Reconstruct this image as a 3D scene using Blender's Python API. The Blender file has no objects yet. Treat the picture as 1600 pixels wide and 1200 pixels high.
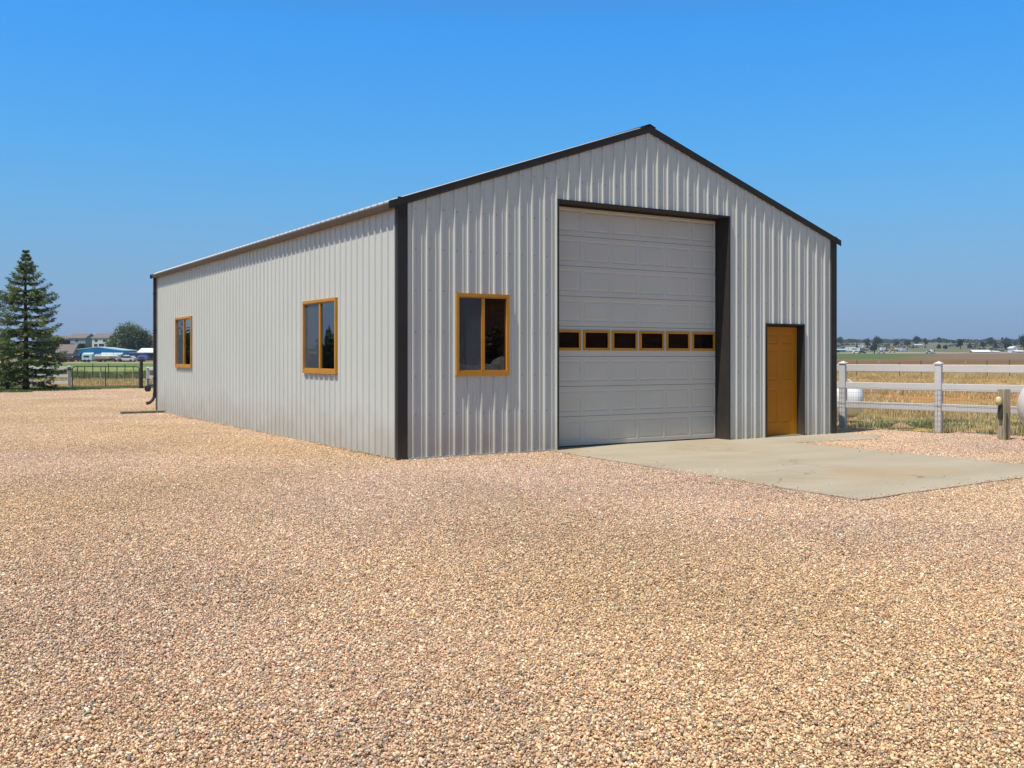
import bpy, math, random
import numpy as np
from mathutils import Vector, Matrix, noise
R = math.radians
rng = np.random.default_rng(7)
random.seed(7)
C = bpy.context.scene.collection
SC = bpy.context.scene

# ------------------------------------------------------------------ camera, sky, sun, exposure
YAW = R(31.847); CX, CY, CH = -6.235, -13.119, 1.51
F, U0, V0 = 1570.8, 800.0, 556.65           # focal length and horizon of the 1600x1200 photograph
cd = bpy.data.cameras.new('camera'); cam = bpy.data.objects.new('camera', cd); C.objects.link(cam)
cam.location = (CX, CY, CH); cam.rotation_euler = (R(90), 0, -YAW)
cd.sensor_width = 36; cd.lens = 36*F/1600; cd.shift_y = -(600-V0)/1600
cd.clip_start = .1; cd.clip_end = 30000
SC.camera = cam
SUN = Vector((-1, -.21, 2.35)).normalized()
w = bpy.data.worlds.new('World'); SC.world = w; w.use_nodes = True
nt = w.node_tree; bg = nt.nodes['Background']
sky = nt.nodes.new('ShaderNodeTexSky'); sky.sky_type = 'NISHITA'; sky.sun_disc = False
sky.sun_elevation = math.asin(SUN.z); sky.sun_rotation = math.atan2(SUN.x, SUN.y)
sky.altitude = 1500; sky.air_density = 1.0; sky.dust_density = .6; sky.ozone_density = 3.0
# the dry high-plains air of the photograph: a bluer, less whitened sky than the sea-level model, in the lower stops
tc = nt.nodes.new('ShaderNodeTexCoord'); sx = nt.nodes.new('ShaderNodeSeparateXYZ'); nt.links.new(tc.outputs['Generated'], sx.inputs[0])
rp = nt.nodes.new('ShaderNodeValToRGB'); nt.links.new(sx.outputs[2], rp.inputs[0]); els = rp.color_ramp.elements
stops = [(0,(.25,.37,.62)),(.024,(.265,.415,.67)),(.062,(.345,.535,.70)),(.10,(.37,.65,.79)),(.15,(.33,.79,.98)),(.20,(.25,.89,1.17)),(.31,(.15,.99,1.52)),(.45,(.44,.66,.80)),(.75,(.72,.61,.50))]  # top stops, above the frame, warmed and dimmed to cut blue fill in shade
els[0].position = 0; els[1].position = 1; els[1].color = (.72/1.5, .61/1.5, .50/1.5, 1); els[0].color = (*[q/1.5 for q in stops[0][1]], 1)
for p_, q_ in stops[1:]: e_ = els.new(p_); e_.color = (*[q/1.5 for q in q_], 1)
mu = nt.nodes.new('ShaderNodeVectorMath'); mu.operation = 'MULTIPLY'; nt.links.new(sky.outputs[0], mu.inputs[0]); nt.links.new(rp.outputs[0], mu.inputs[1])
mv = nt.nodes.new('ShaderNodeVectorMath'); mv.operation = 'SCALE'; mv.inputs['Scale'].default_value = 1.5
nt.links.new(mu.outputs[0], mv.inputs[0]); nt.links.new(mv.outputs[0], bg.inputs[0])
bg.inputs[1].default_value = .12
sl = bpy.data.lights.new('sun', 'SUN'); sl.energy = 4.2; sl.angle = R(.5); sl.color = (1, .955, .88)
so = bpy.data.objects.new('sun', sl); C.objects.link(so); so.rotation_euler = SUN.to_track_quat('Z', 'Y').to_euler()
SC.view_settings.view_transform = 'Standard'; SC.view_settings.look = 'None'
SC.view_settings.exposure = .35; SC.view_settings.gamma = 1

# ------------------------------------------------------------------ helpers
def P(u, D):                                  # ground point at depth D in the direction u
    return (CX + D*(math.sin(YAW)+math.cos(YAW)*(u-U0)/F), CY + D*(math.cos(YAW)-math.sin(YAW)*(u-U0)/F))
def link_mesh(name, me, mats, parent=None):
    o = bpy.data.objects.new(name, me); C.objects.link(o)
    for m in (mats if isinstance(mats, (list, tuple)) else [mats]): me.materials.append(m)
    if parent: o.parent = parent
    return o
class MB:
    def __init__(s): s.v = []; s.f = []; s.mi = []; s.sm = []; s.m = 0; s.smooth = False
    def add(s, vs, fs):
        b = len(s.v); s.v += [tuple(v) for v in vs]
        for f in fs: s.f.append(tuple(b+i for i in f)); s.mi.append(s.m); s.sm.append(s.smooth)
        return s
    def box(s, x0, y0, z0, x1, y1, z1, bev=0):
        if bev:
            b = bev
            pts = []
            for z, i in ((z0, b), (z0+b, 0), (z1-b, 0), (z1, b)):
                pts += [(x0+i, y0+b, z), (x0+b, y0+i, z), (x1-b, y0+i, z), (x1-i, y0+b, z),
                        (x1-i, y1-b, z), (x1-b, y1-i, z), (x0+b, y1-i, z), (x0+i, y1-b, z)]
            fs = [tuple(range(7, -1, -1)), tuple(range(24, 32))]
            for k in range(3):
                for i in range(8): fs.append((k*8+i, k*8+(i+1) % 8, k*8+8+(i+1) % 8, k*8+8+i))
            return s.add(pts, fs)
        return s.add([(x0,y0,z0),(x1,y0,z0),(x1,y1,z0),(x0,y1,z0),(x0,y0,z1),(x1,y0,z1),(x1,y1,z1),(x0,y1,z1)],
                     [(3,2,1,0),(4,5,6,7),(0,1,5,4),(1,2,6,5),(2,3,7,6),(3,0,4,7)])
    def prism(s, poly, axis, a, b):           # polygon extruded along an axis between a and b
        def mk(p, c):
            if axis == 'x': return (c, p[0], p[1])
            if axis == 'y': return (p[0], c, p[1])
            return (p[0], p[1], c)
        n = len(poly); vs = [mk(p, a) for p in poly] + [mk(p, b) for p in poly]
        fs = [tuple(range(n-1, -1, -1)), tuple(range(n, 2*n))] + [(i, (i+1) % n, n+(i+1) % n, n+i) for i in range(n)]
        return s.add(vs, fs)
    def tube(s, pts, r, n=8, cap=True):
        pts = [Vector(p) for p in pts]
        rr = r if isinstance(r, (list, tuple)) else [r]*len(pts)
        vs = []; fs = []; up0 = None
        for i, p in enumerate(pts):
            d = (pts[min(i+1, len(pts)-1)] - pts[max(i-1, 0)]).normalized()
            a = d.orthogonal().normalized() if up0 is None else (up0 - d*up0.dot(d)).normalized()
            up0 = a; b = d.cross(a)
            for k in range(n):
                t = 2*math.pi*k/n
                vs.append(p + (a*math.cos(t)+b*math.sin(t))*rr[i])
        for i in range(len(pts)-1):
            for k in range(n): fs.append((i*n+k, i*n+(k+1) % n, (i+1)*n+(k+1) % n, (i+1)*n+k))
        if cap: fs.append(tuple(range(n-1, -1, -1))); fs.append(tuple((len(pts)-1)*n+k for k in range(n)))
        return s.add(vs, fs)
    def lathe(s, prof, axis='z', n=24, o=(0,0,0)):      # prof: (radius, along)
        vs = []; fs = []
        for r, h in prof:
            for k in range(n):
                t = 2*math.pi*k/n; a, b = r*math.cos(t), r*math.sin(t)
                q = {'z': (a, b, h), 'x': (h, a, b), 'y': (b, h, a)}[axis]
                vs.append((q[0]+o[0], q[1]+o[1], q[2]+o[2]))
        for i in range(len(prof)-1):
            for k in range(n): fs.append((i*n+k, i*n+(k+1) % n, (i+1)*n+(k+1) % n, (i+1)*n+k))
        fs.append(tuple(range(n-1, -1, -1))); fs.append(tuple((len(prof)-1)*n+k for k in range(n)))
        return s.add(vs, fs)
    def build(s, name, mats, parent=None, M=None):
        me = bpy.data.meshes.new(name)
        vs = s.v if M is None else [tuple(M @ Vector(v)) for v in s.v]
        me.from_pydata(vs, [], s.f); me.validate()
        o = link_mesh(name, me, mats, parent)
        if len(me.polygons) == len(s.f):
            me.polygons.foreach_set('material_index', s.mi); me.polygons.foreach_set('use_smooth', s.sm)
        me.update()
        return o
def tag(o, label=None, cat=None, group=None, kind=None):
    if label: o['label'] = label
    if cat: o['category'] = cat
    if group: o['group'] = group
    if kind: o['kind'] = kind
    return o
def thing(name, label, cat, loc=(0,0,0), rz=0, group=None, scale=None):
    o = bpy.data.objects.new(name, None); C.objects.link(o); o.location = loc; o.rotation_euler = (0,0,rz)
    o.empty_display_size = .2
    if scale: o.scale = (scale,)*3
    return tag(o, label, cat, group)
def copy_tree(o, parent=None):
    c = o.copy(); C.objects.link(c); c.parent = parent
    for ch in [x for x in SC.objects if x.parent == o]: copy_tree(ch, c)
    return c
def np_mesh(name, V, Fa, mats, parent=None, col=None, mi=None, smooth=False):
    me = bpy.data.meshes.new(name)
    V = np.asarray(V, np.float32); Fa = np.asarray(Fa, np.int32); k = Fa.shape[1]
    me.vertices.add(len(V)); me.vertices.foreach_set('co', V.ravel())
    me.loops.add(Fa.size); me.loops.foreach_set('vertex_index', Fa.ravel())
    me.polygons.add(len(Fa)); me.polygons.foreach_set('loop_start', np.arange(0, Fa.size, k, dtype=np.int32))
    me.polygons.foreach_set('loop_total', np.full(len(Fa), k, np.int32))
    if mi is not None: me.polygons.foreach_set('material_index', np.asarray(mi, np.int32))
    if smooth: me.polygons.foreach_set('use_smooth', np.ones(len(Fa), bool))
    me.update(calc_edges=True)
    if col is not None:
        a = me.color_attributes.new('Col', 'FLOAT_COLOR', 'POINT')
        a.data.foreach_set('color', np.c_[col, np.ones(len(col))].astype(np.float32).ravel())
    return link_mesh(name, me, mats, parent)

# ------------------------------------------------------------------ materials
def mat(name, col, rough=.6, metal=0, spec=.5, var=0, vscale=3, bump=0, bscale=40, dirt=None, stretch=None, trans=0, coat=0):
    m = bpy.data.materials.new(name); m.use_nodes = True; n = m.node_tree; L = n.links
    b = n.nodes['Principled BSDF']; b.inputs['Roughness'].default_value = rough; b.inputs['Metallic'].default_value = metal
    b.inputs['Specular IOR Level'].default_value = spec; b.inputs['Base Color'].default_value = (*col, 1)
    if coat: b.inputs['Coat Weight'].default_value = coat; b.inputs['Coat Roughness'].default_value = .15
    co = n.nodes.new('ShaderNodeTexCoord'); vec = co.outputs['Object']
    if stretch:
        mp = n.nodes.new('ShaderNodeMapping'); mp.inputs['Scale'].default_value = stretch
        L.new(vec, mp.inputs[0]); vec = mp.outputs[0]
    cur = None
    if var:
        t = n.nodes.new('ShaderNodeTexNoise'); t.inputs['Scale'].default_value = vscale; t.inputs['Detail'].default_value = 6
        L.new(vec, t.inputs['Vector'])
        r = n.nodes.new('ShaderNodeMapRange'); r.inputs[1].default_value = .3; r.inputs[2].default_value = .7
        r.inputs[3].default_value = 1-var; r.inputs[4].default_value = 1+var; L.new(t.outputs[0], r.inputs[0])
        mx = n.nodes.new('ShaderNodeVectorMath'); mx.operation = 'SCALE'; mx.inputs[0].default_value = col
        L.new(r.outputs[0], mx.inputs['Scale']); L.new(mx.outputs[0], b.inputs['Base Color']); cur = mx.outputs[0]
    if dirt:                                   # (colour, z0, z1, strength): splash-back dirt on the lowest part of a wall
        dc, z0, z1, st = dirt
        g = n.nodes.new('ShaderNodeNewGeometry'); sp = n.nodes.new('ShaderNodeSeparateXYZ'); L.new(g.outputs['Position'], sp.inputs[0])
        t2 = n.nodes.new('ShaderNodeTexNoise'); t2.inputs['Scale'].default_value = 2.2; t2.inputs['Detail'].default_value = 7
        L.new(co.outputs['Object'], t2.inputs['Vector'])
        ad = n.nodes.new('ShaderNodeMath'); ad.operation = 'MULTIPLY_ADD'; ad.inputs[1].default_value = -1.1; L.new(t2.outputs[0], ad.inputs[0])
        ad2 = n.nodes.new('ShaderNodeMath'); ad2.operation = 'ADD'; L.new(ad.outputs[0], ad2.inputs[0]); ad2.inputs[1].default_value = .55
        ad.inputs[2].default_value = 0; ad3 = n.nodes.new('ShaderNodeMath'); ad3.operation = 'ADD'; L.new(ad2.outputs[0], ad3.inputs[0]); L.new(sp.outputs[2], ad3.inputs[1])
        r2 = n.nodes.new('ShaderNodeMapRange'); r2.inputs[1].default_value = z0; r2.inputs[2].default_value = z1
        r2.inputs[3].default_value = st; r2.inputs[4].default_value = 0; L.new(ad3.outputs[0], r2.inputs[0])
        mm = n.nodes.new('ShaderNodeMix'); mm.data_type = 'RGBA'; mm.inputs[7].default_value = (*dc, 1)
        if cur is not None: L.new(cur, mm.inputs[6])
        else: mm.inputs[6].default_value = (*col, 1)
        L.new(r2.outputs[0], mm.inputs[0]); L.new(mm.outputs[2], b.inputs['Base Color'])
    if bump:
        t = n.nodes.new('ShaderNodeTexNoise'); t.inputs['Scale'].default_value = bscale; t.inputs['Detail'].default_value = 5
        L.new(vec, t.inputs['Vector']); bp = n.nodes.new('ShaderNodeBump'); bp.inputs['Strength'].default_value = bump
        bp.inputs['Distance'].default_value = .01; L.new(t.outputs[0], bp.inputs['Height']); L.new(bp.outputs[0], b.inputs['Normal'])
    if trans:
        tr = n.nodes.new('ShaderNodeBsdfTranslucent'); tr.inputs[0].default_value = (*[min(1, c*1.6) for c in col], 1)
        ms = n.nodes.new('ShaderNodeMixShader'); ms.inputs[0].default_value = trans
        L.new(b.outputs[0], ms.inputs[1]); L.new(tr.outputs[0], ms.inputs[2])
        L.new(ms.outputs[0], n.nodes['Material Output'].inputs[0])
    return m
def vmat(name, rough=.9, nscale=1.5, namp=.25, fine=0, fscale=30, trans=0, bump=0, isl=0, gain=1.0, spec=.2):
    """base colour from the mesh's own colour attribute, broken up by noise in world space"""
    m = bpy.data.materials.new(name); m.use_nodes = True; n = m.node_tree; L = n.links
    b = n.nodes['Principled BSDF']; b.inputs['Roughness'].default_value = rough; b.inputs['Specular IOR Level'].default_value = spec
    a = n.nodes.new('ShaderNodeAttribute'); a.attribute_name = 'Col'
    g = n.nodes.new('ShaderNodeNewGeometry'); cur = None
    def fac(sc, amp, det):
        t = n.nodes.new('ShaderNodeTexNoise'); t.inputs['Scale'].default_value = sc; t.inputs['Detail'].default_value = det
        L.new(g.outputs['Position'], t.inputs['Vector'])
        r = n.nodes.new('ShaderNodeMapRange'); r.inputs[1].default_value = .3; r.inputs[2].default_value = .7
        r.inputs[3].default_value = 1-amp; r.inputs[4].default_value = 1+amp; L.new(t.outputs[0], r.inputs[0]); return r.outputs[0], t
    f1, t1 = fac(nscale, namp, 5)
    if gain != 1:
        q = n.nodes.new('ShaderNodeMath'); q.operation = 'MULTIPLY'; q.inputs[1].default_value = gain; L.new(f1, q.inputs[0]); f1 = q.outputs[0]
    if fine:
        f2, t2 = fac(fscale, fine, 3)
        q = n.nodes.new('ShaderNodeMath'); q.operation = 'MULTIPLY'; L.new(f1, q.inputs[0]); L.new(f2, q.inputs[1]); f1 = q.outputs[0]
    if isl:
        r = n.nodes.new('ShaderNodeMapRange'); r.inputs[3].default_value = 1-isl; r.inputs[4].default_value = 1+isl
        L.new(g.outputs['Random Per Island'], r.inputs[0])
        q = n.nodes.new('ShaderNodeMath'); q.operation = 'MULTIPLY'; L.new(f1, q.inputs[0]); L.new(r.outputs[0], q.inputs[1]); f1 = q.outputs[0]
    mx = n.nodes.new('ShaderNodeVectorMath'); mx.operation = 'SCALE'; L.new(a.outputs['Color'], mx.inputs[0]); L.new(f1, mx.inputs['Scale'])
    L.new(mx.outputs[0], b.inputs['Base Color'])
    if bump:
        bp = n.nodes.new('ShaderNodeBump'); bp.inputs['Strength'].default_value = bump; bp.inputs['Distance'].default_value = .05
        L.new((t2 if fine else t1).outputs[0], bp.inputs['Height']); L.new(bp.outputs[0], b.inputs['Normal'])
    if trans:
        tr = n.nodes.new('ShaderNodeBsdfTranslucent'); L.new(mx.outputs[0], tr.inputs[0])
        ms = n.nodes.new('ShaderNodeMixShader'); ms.inputs[0].default_value = trans
        L.new(b.outputs[0], ms.inputs[1]); L.new(tr.outputs[0], ms.inputs[2]); L.new(ms.outputs[0], n.nodes['Material Output'].inputs[0])
    return m
def glass_mat(name, tint, refl=1.0):
    m = bpy.data.materials.new(name); m.use_nodes = True; n = m.node_tree; L = n.links
    n.nodes.remove(n.nodes['Principled BSDF'])
    tr = n.nodes.new('ShaderNodeBsdfTransparent'); tr.inputs[0].default_value = (*tint, 1)
    gl = n.nodes.new('ShaderNodeBsdfGlossy'); gl.inputs['Roughness'].default_value = .01
    gl.inputs[0].default_value = (refl, refl, refl, 1)
    fr = n.nodes.new('ShaderNodeFresnel'); fr.inputs[0].default_value = 1.5
    q = n.nodes.new('ShaderNodeMath'); q.operation = 'MULTIPLY'; q.inputs[1].default_value = 1.9; q.use_clamp = True; L.new(fr.outputs[0], q.inputs[0])
    t = n.nodes.new('ShaderNodeTexNoise'); t.inputs['Scale'].default_value = 1.6
    co = n.nodes.new('ShaderNodeTexCoord'); L.new(co.outputs['Object'], t.inputs['Vector'])
    bp = n.nodes.new('ShaderNodeBump'); bp.inputs['Strength'].default_value = .12; bp.inputs['Distance'].default_value = .01
    L.new(t.outputs[0], bp.inputs['Height']); L.new(bp.outputs[0], gl.inputs['Normal'])
    ms = n.nodes.new('ShaderNodeMixShader'); L.new(q.outputs[0], ms.inputs[0]); L.new(tr.outputs[0], ms.inputs[1]); L.new(gl.outputs[0], ms.inputs[2])
    L.new(ms.outputs[0], n.nodes['Material Output'].inputs[0]); return m
def screen_mat():
    m = bpy.data.materials.new('insect_screen'); m.use_nodes = True; n = m.node_tree; L = n.links
    b = n.nodes['Principled BSDF']; b.inputs['Base Color'].default_value = (.15, .17, .20, 1); b.inputs['Roughness'].default_value = .7
    t = n.nodes.new('ShaderNodeBsdfTransparent'); ms = n.nodes.new('ShaderNodeMixShader'); ms.inputs[0].default_value = .21
    L.new(t.outputs[0], ms.inputs[1]); L.new(b.outputs[0], ms.inputs[2]); L.new(ms.outputs[0], n.nodes['Material Output'].inputs[0]); return m
DIRT = (.36, .27, .17)
M_WALL = mat('painted_steel_siding', (.60, .605, .54), .42, spec=.45, var=.025, vscale=.8, dirt=(DIRT, .05, .75, .38))
M_WALLF = M_WALL
M_TRIM = mat('dark_brown_steel_trim', (.036, .031, .026), .55, spec=.22, var=.12, vscale=4, dirt=((.2,.15,.1), -.1, .5, .25))
M_ROOF = mat('galvanised_roof_sheet', (.52, .52, .51), .4, metal=.2, var=.05)
M_GUT = mat('brown_gutter', (.115, .085, .062), .4, var=.15, vscale=5)
M_DOOR = mat('garage_door_paint', (.57, .545, .47), .5, var=.03, vscale=1.3, dirt=(DIRT, -.2, .55, .28))
M_ORANGE = mat('ochre_paint', (.52, .235, .022), .5, spec=.3, var=.08, vscale=3, bump=.1, bscale=60)
M_MAN = mat('ochre_door_paint', (.50, .19, .006), .5, spec=.22, var=.06, vscale=2)
M_BLACK = mat('dark_steel', (.02, .02, .02), .4)
M_BRASS = mat('aged_brass', (.12, .08, .04), .35, metal=.8)
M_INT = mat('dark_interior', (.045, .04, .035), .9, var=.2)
M_SCREW = M_WALL
M_GLASS = glass_mat('window_glass', (.45, .45, .45)); M_SCREEN = screen_mat()
M_GLASSD = glass_mat('dark_window_glass', (.10, .10, .10), .5)
M_VINYL = mat('white_vinyl', (.64, .61, .57), .5, var=.05, vscale=2, dirt=(DIRT, -.2, .4, .3))
M_WIRE = mat('galvanised_wire', (.16, .16, .16), .5, metal=.3)
M_WOODPOST = mat('weathered_timber', (.38, .32, .21), .9, var=.35, vscale=6, stretch=(6, 6, .6), bump=.5, bscale=25)
M_EDGE = mat('green_grey_timber', (.17, .16, .10), .9, var=.3, vscale=6, bump=.4)
M_TPOST = mat('rusty_steel_post', (.05, .05, .04), .7, var=.3)
M_TANK = mat('white_tank_enamel', (.80, .80, .80), .3, var=.03, coat=.3)
M_TANK2 = mat('dusty_white_tank_enamel', (.74, .70, .66), .4, var=.05)
M_GREENSTEEL = mat('green_gate_enamel', (.035, .06, .04), .45)
M_BARK = mat('bark', (.06, .045, .035), .95, var=.35, vscale=8, bump=.6, bscale=20)

# ------------------------------------------------------------------ terrain
def smooth(a, b, x): t = min(1, max(0, (x-a)/(b-a))); return t*t*(3-2*t)
RD = [0, 200, 281, 600, 750, 1000, 1300, 1700, 2600, 9000]; RZ = [0, 0, .1, 3.27, 7.05, 12.7, 19.4, 27.6, 20, 0]
LD = [0, 230, 300, 380, 450, 520, 9000]; LZ = [0, 0, .6, 3.0, 5.4, 6.6, 6.6]
def terrain(x, y):
    dx, dy = x-CX, y-CY; D = dx*math.sin(YAW)+dy*math.cos(YAW); lat = dx*math.cos(YAW)-dy*math.sin(YAW)
    r = math.hypot(dx, dy)
    ang = math.degrees(math.atan2(lat, D))
    D = max(D, 0) if abs(ang) < 60 else r*.5
    wr = smooth(2, 14, ang)*(1-smooth(50, 80, ang))
    return -.03 + (np.interp(D, RD, RZ))*wr + np.interp(D, LD, LZ)*(1-wr)
def at_right(u, v):                          # where a far thing stands on the slope east of the yard
    vs = [V0-F*(z-1.51)/max(d, 1) for d, z in zip(RD[2:8], RZ[2:8])]
    D = float(np.interp(-v, [-q for q in vs], RD[2:8])); x, y = P(u, D); return x, y, terrain(x, y), D
def at_left(u, D): x, y = P(u, D); return x, y, terrain(x, y), D
c = lambda r, g, b: np.array([(r/255)**2.2, (g/255)**2.2, (b/255)**2.2])
def ground_col(u, D, ang, nz):
    GR, BR, GO, ST, TAN = c(84,100,52), c(120,100,76), c(146,112,56), c(156,134,84), c(150,130,100)
    GR2 = c(106,120,58)
    if ang > 0:    # east fields
        t = smooth(1380, 1500, u + nz*60)
        if D < 23: return ST*.9+GO*.1
        if D < 34: return ST
        if D < 50: return c(166,124,74)
        if D < 68: return c(172,138,80)
        if D < 74: return c(110,104,62)
        if D < 92: return c(156,132,86)
        if D < 110: return c(140,108,72)
        if D < 200: return c(150,124,80)
        if D < 281: return c(118,92,58)*(.9+.3*nz)
        if D < 330: return c(122,96,66)*(1-t*.1)
        if D < 595: return (GR*(1-t)+BR*t)
        if D < 640: return c(150,138,118)
        return c(104,106,78)*(1+.25*nz)
    if D < 47: return c(92,112,52)
    if D < 56: return c(160,134,90)
    if D < 75: return c(120,122,84)
    if D < 150: return c(122,132,76)*(1+.15*nz)
    if D < 215: return c(96,114,64)
    if D < 252: return c(150,142,100)
    if D < 330: return c(120,112,84)
    if D < 400: return c(150,132,70)
    return c(104,116,58)
rings = np.unique(np.concatenate([[0, 4, 9], np.geomspace(14, 2000, 250), np.geomspace(2100, 12000, 18)]))
angs = np.concatenate([np.arange(-180, -32, 4), np.arange(-32, 34, .6), np.arange(34, 180, 4)])
V = []; COL = []
for r in rings:
    for a in angs:
        D = r*math.cos(R(a)) if abs(a) < 60 else r*.5; lat = r*math.sin(R(a))
        x = CX + r*math.sin(YAW+R(a)); y = CY + r*math.cos(YAW+R(a))
        nz = noise.noise(Vector((x/60, y/60, 3)))
        V.append((x, y, terrain(x, y))); u = U0+F*math.tan(R(max(-60, min(60, a))))
        COL.append(ground_col(u, D*(1+.05*nz), a, nz))
n_ = len(angs); FF = []
for i in range(len(rings)-1):
    for k in range(n_):
        k2 = (k+1) % n_; FF.append((i*n_+k, i*n_+k2, (i+1)*n_+k2, (i+1)*n_+k))
M_GROUND = vmat('dry_field_ground', .95, .12, .18, .28, 3.0, bump=.3)
tag(np_mesh('ground', V, FF, M_GROUND, col=np.array(COL), smooth=True), kind='structure')

# gravel yard sheet
GP = [(-80,34),(-20,33.2),(-5,32.8),(-2.3,33.0),(.3,34.2),(2.5,35.6),(5,36.0),(9,35.5),(9.7,16),(9.7,2.2),(10.0,1.2),(10.6,.75),(11.2,-.7),(11.6,-1.6),(12.2,-3.2),(14.2,-9),(18,-20),(40,-80),(-80,-80)]
def inside(x, y, poly=GP):
    r = False; j = len(poly)-1
    for i in range(len(poly)):
        xi, yi = poly[i]; xj, yj = poly[j]
        if (yi > y) != (yj > y) and x < (xj-xi)*(y-yi)/(yj-yi)+xi: r = not r
        j = i
    return r
def gravel_sheet():
    m = bpy.data.materials.new('crushed_gravel'); m.use_nodes = True; n = m.node_tree; L = n.links; b = n.nodes['Principled BSDF']
    b.inputs['Roughness'].default_value = .95; b.inputs['Specular IOR Level'].default_value = .2
    g = n.nodes.new('ShaderNodeNewGeometry')
    vo = n.nodes.new('ShaderNodeTexVoronoi'); vo.inputs['Scale'].default_value = 38; L.new(g.outputs['Position'], vo.inputs['Vector'])
    sp = n.nodes.new('ShaderNodeSeparateColor'); L.new(vo.outputs['Color'], sp.inputs[0])
    cr = n.nodes.new('ShaderNodeValToRGB'); cr.color_ramp.interpolation = 'CONSTANT'
    cols = [(0,(.46,.29,.15)),(.2,(.52,.36,.22)),(.4,(.40,.23,.12)),(.55,(.5,.3,.2)),(.68,(.55,.45,.33)),(.8,(.33,.2,.12)),(.9,(.25,.23,.21)),(.96,(.62,.56,.48))]
    e = cr.color_ramp.elements; e[0].position = 0; e[0].color = (*cols[0][1], 1); e[1].position = cols[1][0]; e[1].color = (*cols[1][1], 1)
    for p_, q_ in cols[2:]: z = e.new(p_); z.color = (*q_, 1)
    L.new(sp.outputs[0], cr.inputs[0])
    t = n.nodes.new('ShaderNodeTexNoise'); t.inputs['Scale'].default_value = .5; t.inputs['Detail'].default_value = 6; L.new(g.outputs['Position'], t.inputs['Vector'])
    r = n.nodes.new('ShaderNodeMapRange'); r.inputs[1].default_value = .3; r.inputs[2].default_value = .7; r.inputs[3].default_value = .8; r.inputs[4].default_value = 1.05; L.new(t.outputs[0], r.inputs[0])
    mx = n.nodes.new('ShaderNodeVectorMath'); mx.operation = 'SCALE'; L.new(cr.outputs[0], mx.inputs[0]); L.new(r.outputs[0], mx.inputs['Scale']); L.new(mx.outputs[0], b.inputs['Base Color'])
    bp = n.nodes.new('ShaderNodeBump'); bp.inputs['Strength'].default_value = .8; bp.inputs['Distance'].default_value = .015; bp.invert = True
    L.new(vo.outputs['Distance'], bp.inputs['Height']); L.new(bp.outputs[0], b.inputs['Normal'])
    # dense outline with a ragged edge
    pts = []
    for i in range(len(GP)):
        a, b_ = Vector((*GP[i], 0)), Vector((*GP[(i+1) % len(GP)], 0)); k = max(1, int((b_-a).length/.5)) if (b_-a).length < 45 else 4
        for q in range(k):
            p = a.lerp(b_, q/k); p += Vector((noise.noise(p*1.3), noise.noise(p*1.3+Vector((9,9,9))), 0))*.22; pts.append((p.x, p.y, 0))
    me = bpy.data.meshes.new('gravel_yard'); me.from_pydata(pts, [], [tuple(range(len(pts)))])
    o = link_mesh('gravel_yard', me, m)
    if me.polygons[0].normal.z < 0: me.flip_normals()
    tag(o, kind='structure')
gravel_sheet()

# ------------------------------------------------------------------ instanced stuff (gravel stones, grass)
def scatter(name, label, cat, pts, rot, scl, idx, variants):
    """points -> geometry-node instances of the given variant objects (kept as children of a hidden collection)"""
    me = bpy.data.meshes.new(name); me.from_pydata([tuple(p) for p in pts], [], [])
    for nm, ty, dat in (('rz', 'FLOAT', rot), ('sc', 'FLOAT', scl), ('vi', 'INT', idx)):
        a = me.attributes.new(nm, ty, 'POINT'); a.data.foreach_set('value', np.asarray(dat, np.float32 if ty == 'FLOAT' else np.int32))
    o = bpy.data.objects.new(name, me); C.objects.link(o); tag(o, label, cat, kind='stuff')
    col = bpy.data.collections.new(name+'_pieces')
    for v in variants:
        C.objects.unlink(v); col.objects.link(v)
    g = bpy.data.node_groups.new(name+'_nodes', 'GeometryNodeTree')
    g.interface.new_socket('Geometry', in_out='INPUT', socket_type='NodeSocketGeometry')
    g.interface.new_socket('Geometry', in_out='OUTPUT', socket_type='NodeSocketGeometry')
    N = g.nodes; gi = N.new('NodeGroupInput'); go = N.new('NodeGroupOutput')
    ci = N.new('GeometryNodeCollectionInfo'); ci.inputs['Collection'].default_value = col
    ci.inputs['Separate Children'].default_value = True; ci.inputs['Reset Children'].default_value = True
    ip = N.new('GeometryNodeInstanceOnPoints'); ip.inputs['Pick Instance'].default_value = True
    def at(nm, ty):
        q = N.new('GeometryNodeInputNamedAttribute'); q.data_type = ty; q.inputs['Name'].default_value = nm; return q.outputs['Attribute']
    cx = N.new('ShaderNodeCombineXYZ'); g.links.new(at('rz', 'FLOAT'), cx.inputs[2])
    g.links.new(gi.outputs[0], ip.inputs['Points']); g.links.new(ci.outputs[0], ip.inputs['Instance'])
    g.links.new(at('vi', 'INT'), ip.inputs['Instance Index']); g.links.new(cx.outputs[0], ip.inputs['Rotation'])
    g.links.new(at('sc', 'FLOAT'), ip.inputs['Scale']); g.links.new(ip.outputs[0], go.inputs[0])
    md = o.modifiers.new('scatter', 'NODES'); md.node_group = g
    return o
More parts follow.
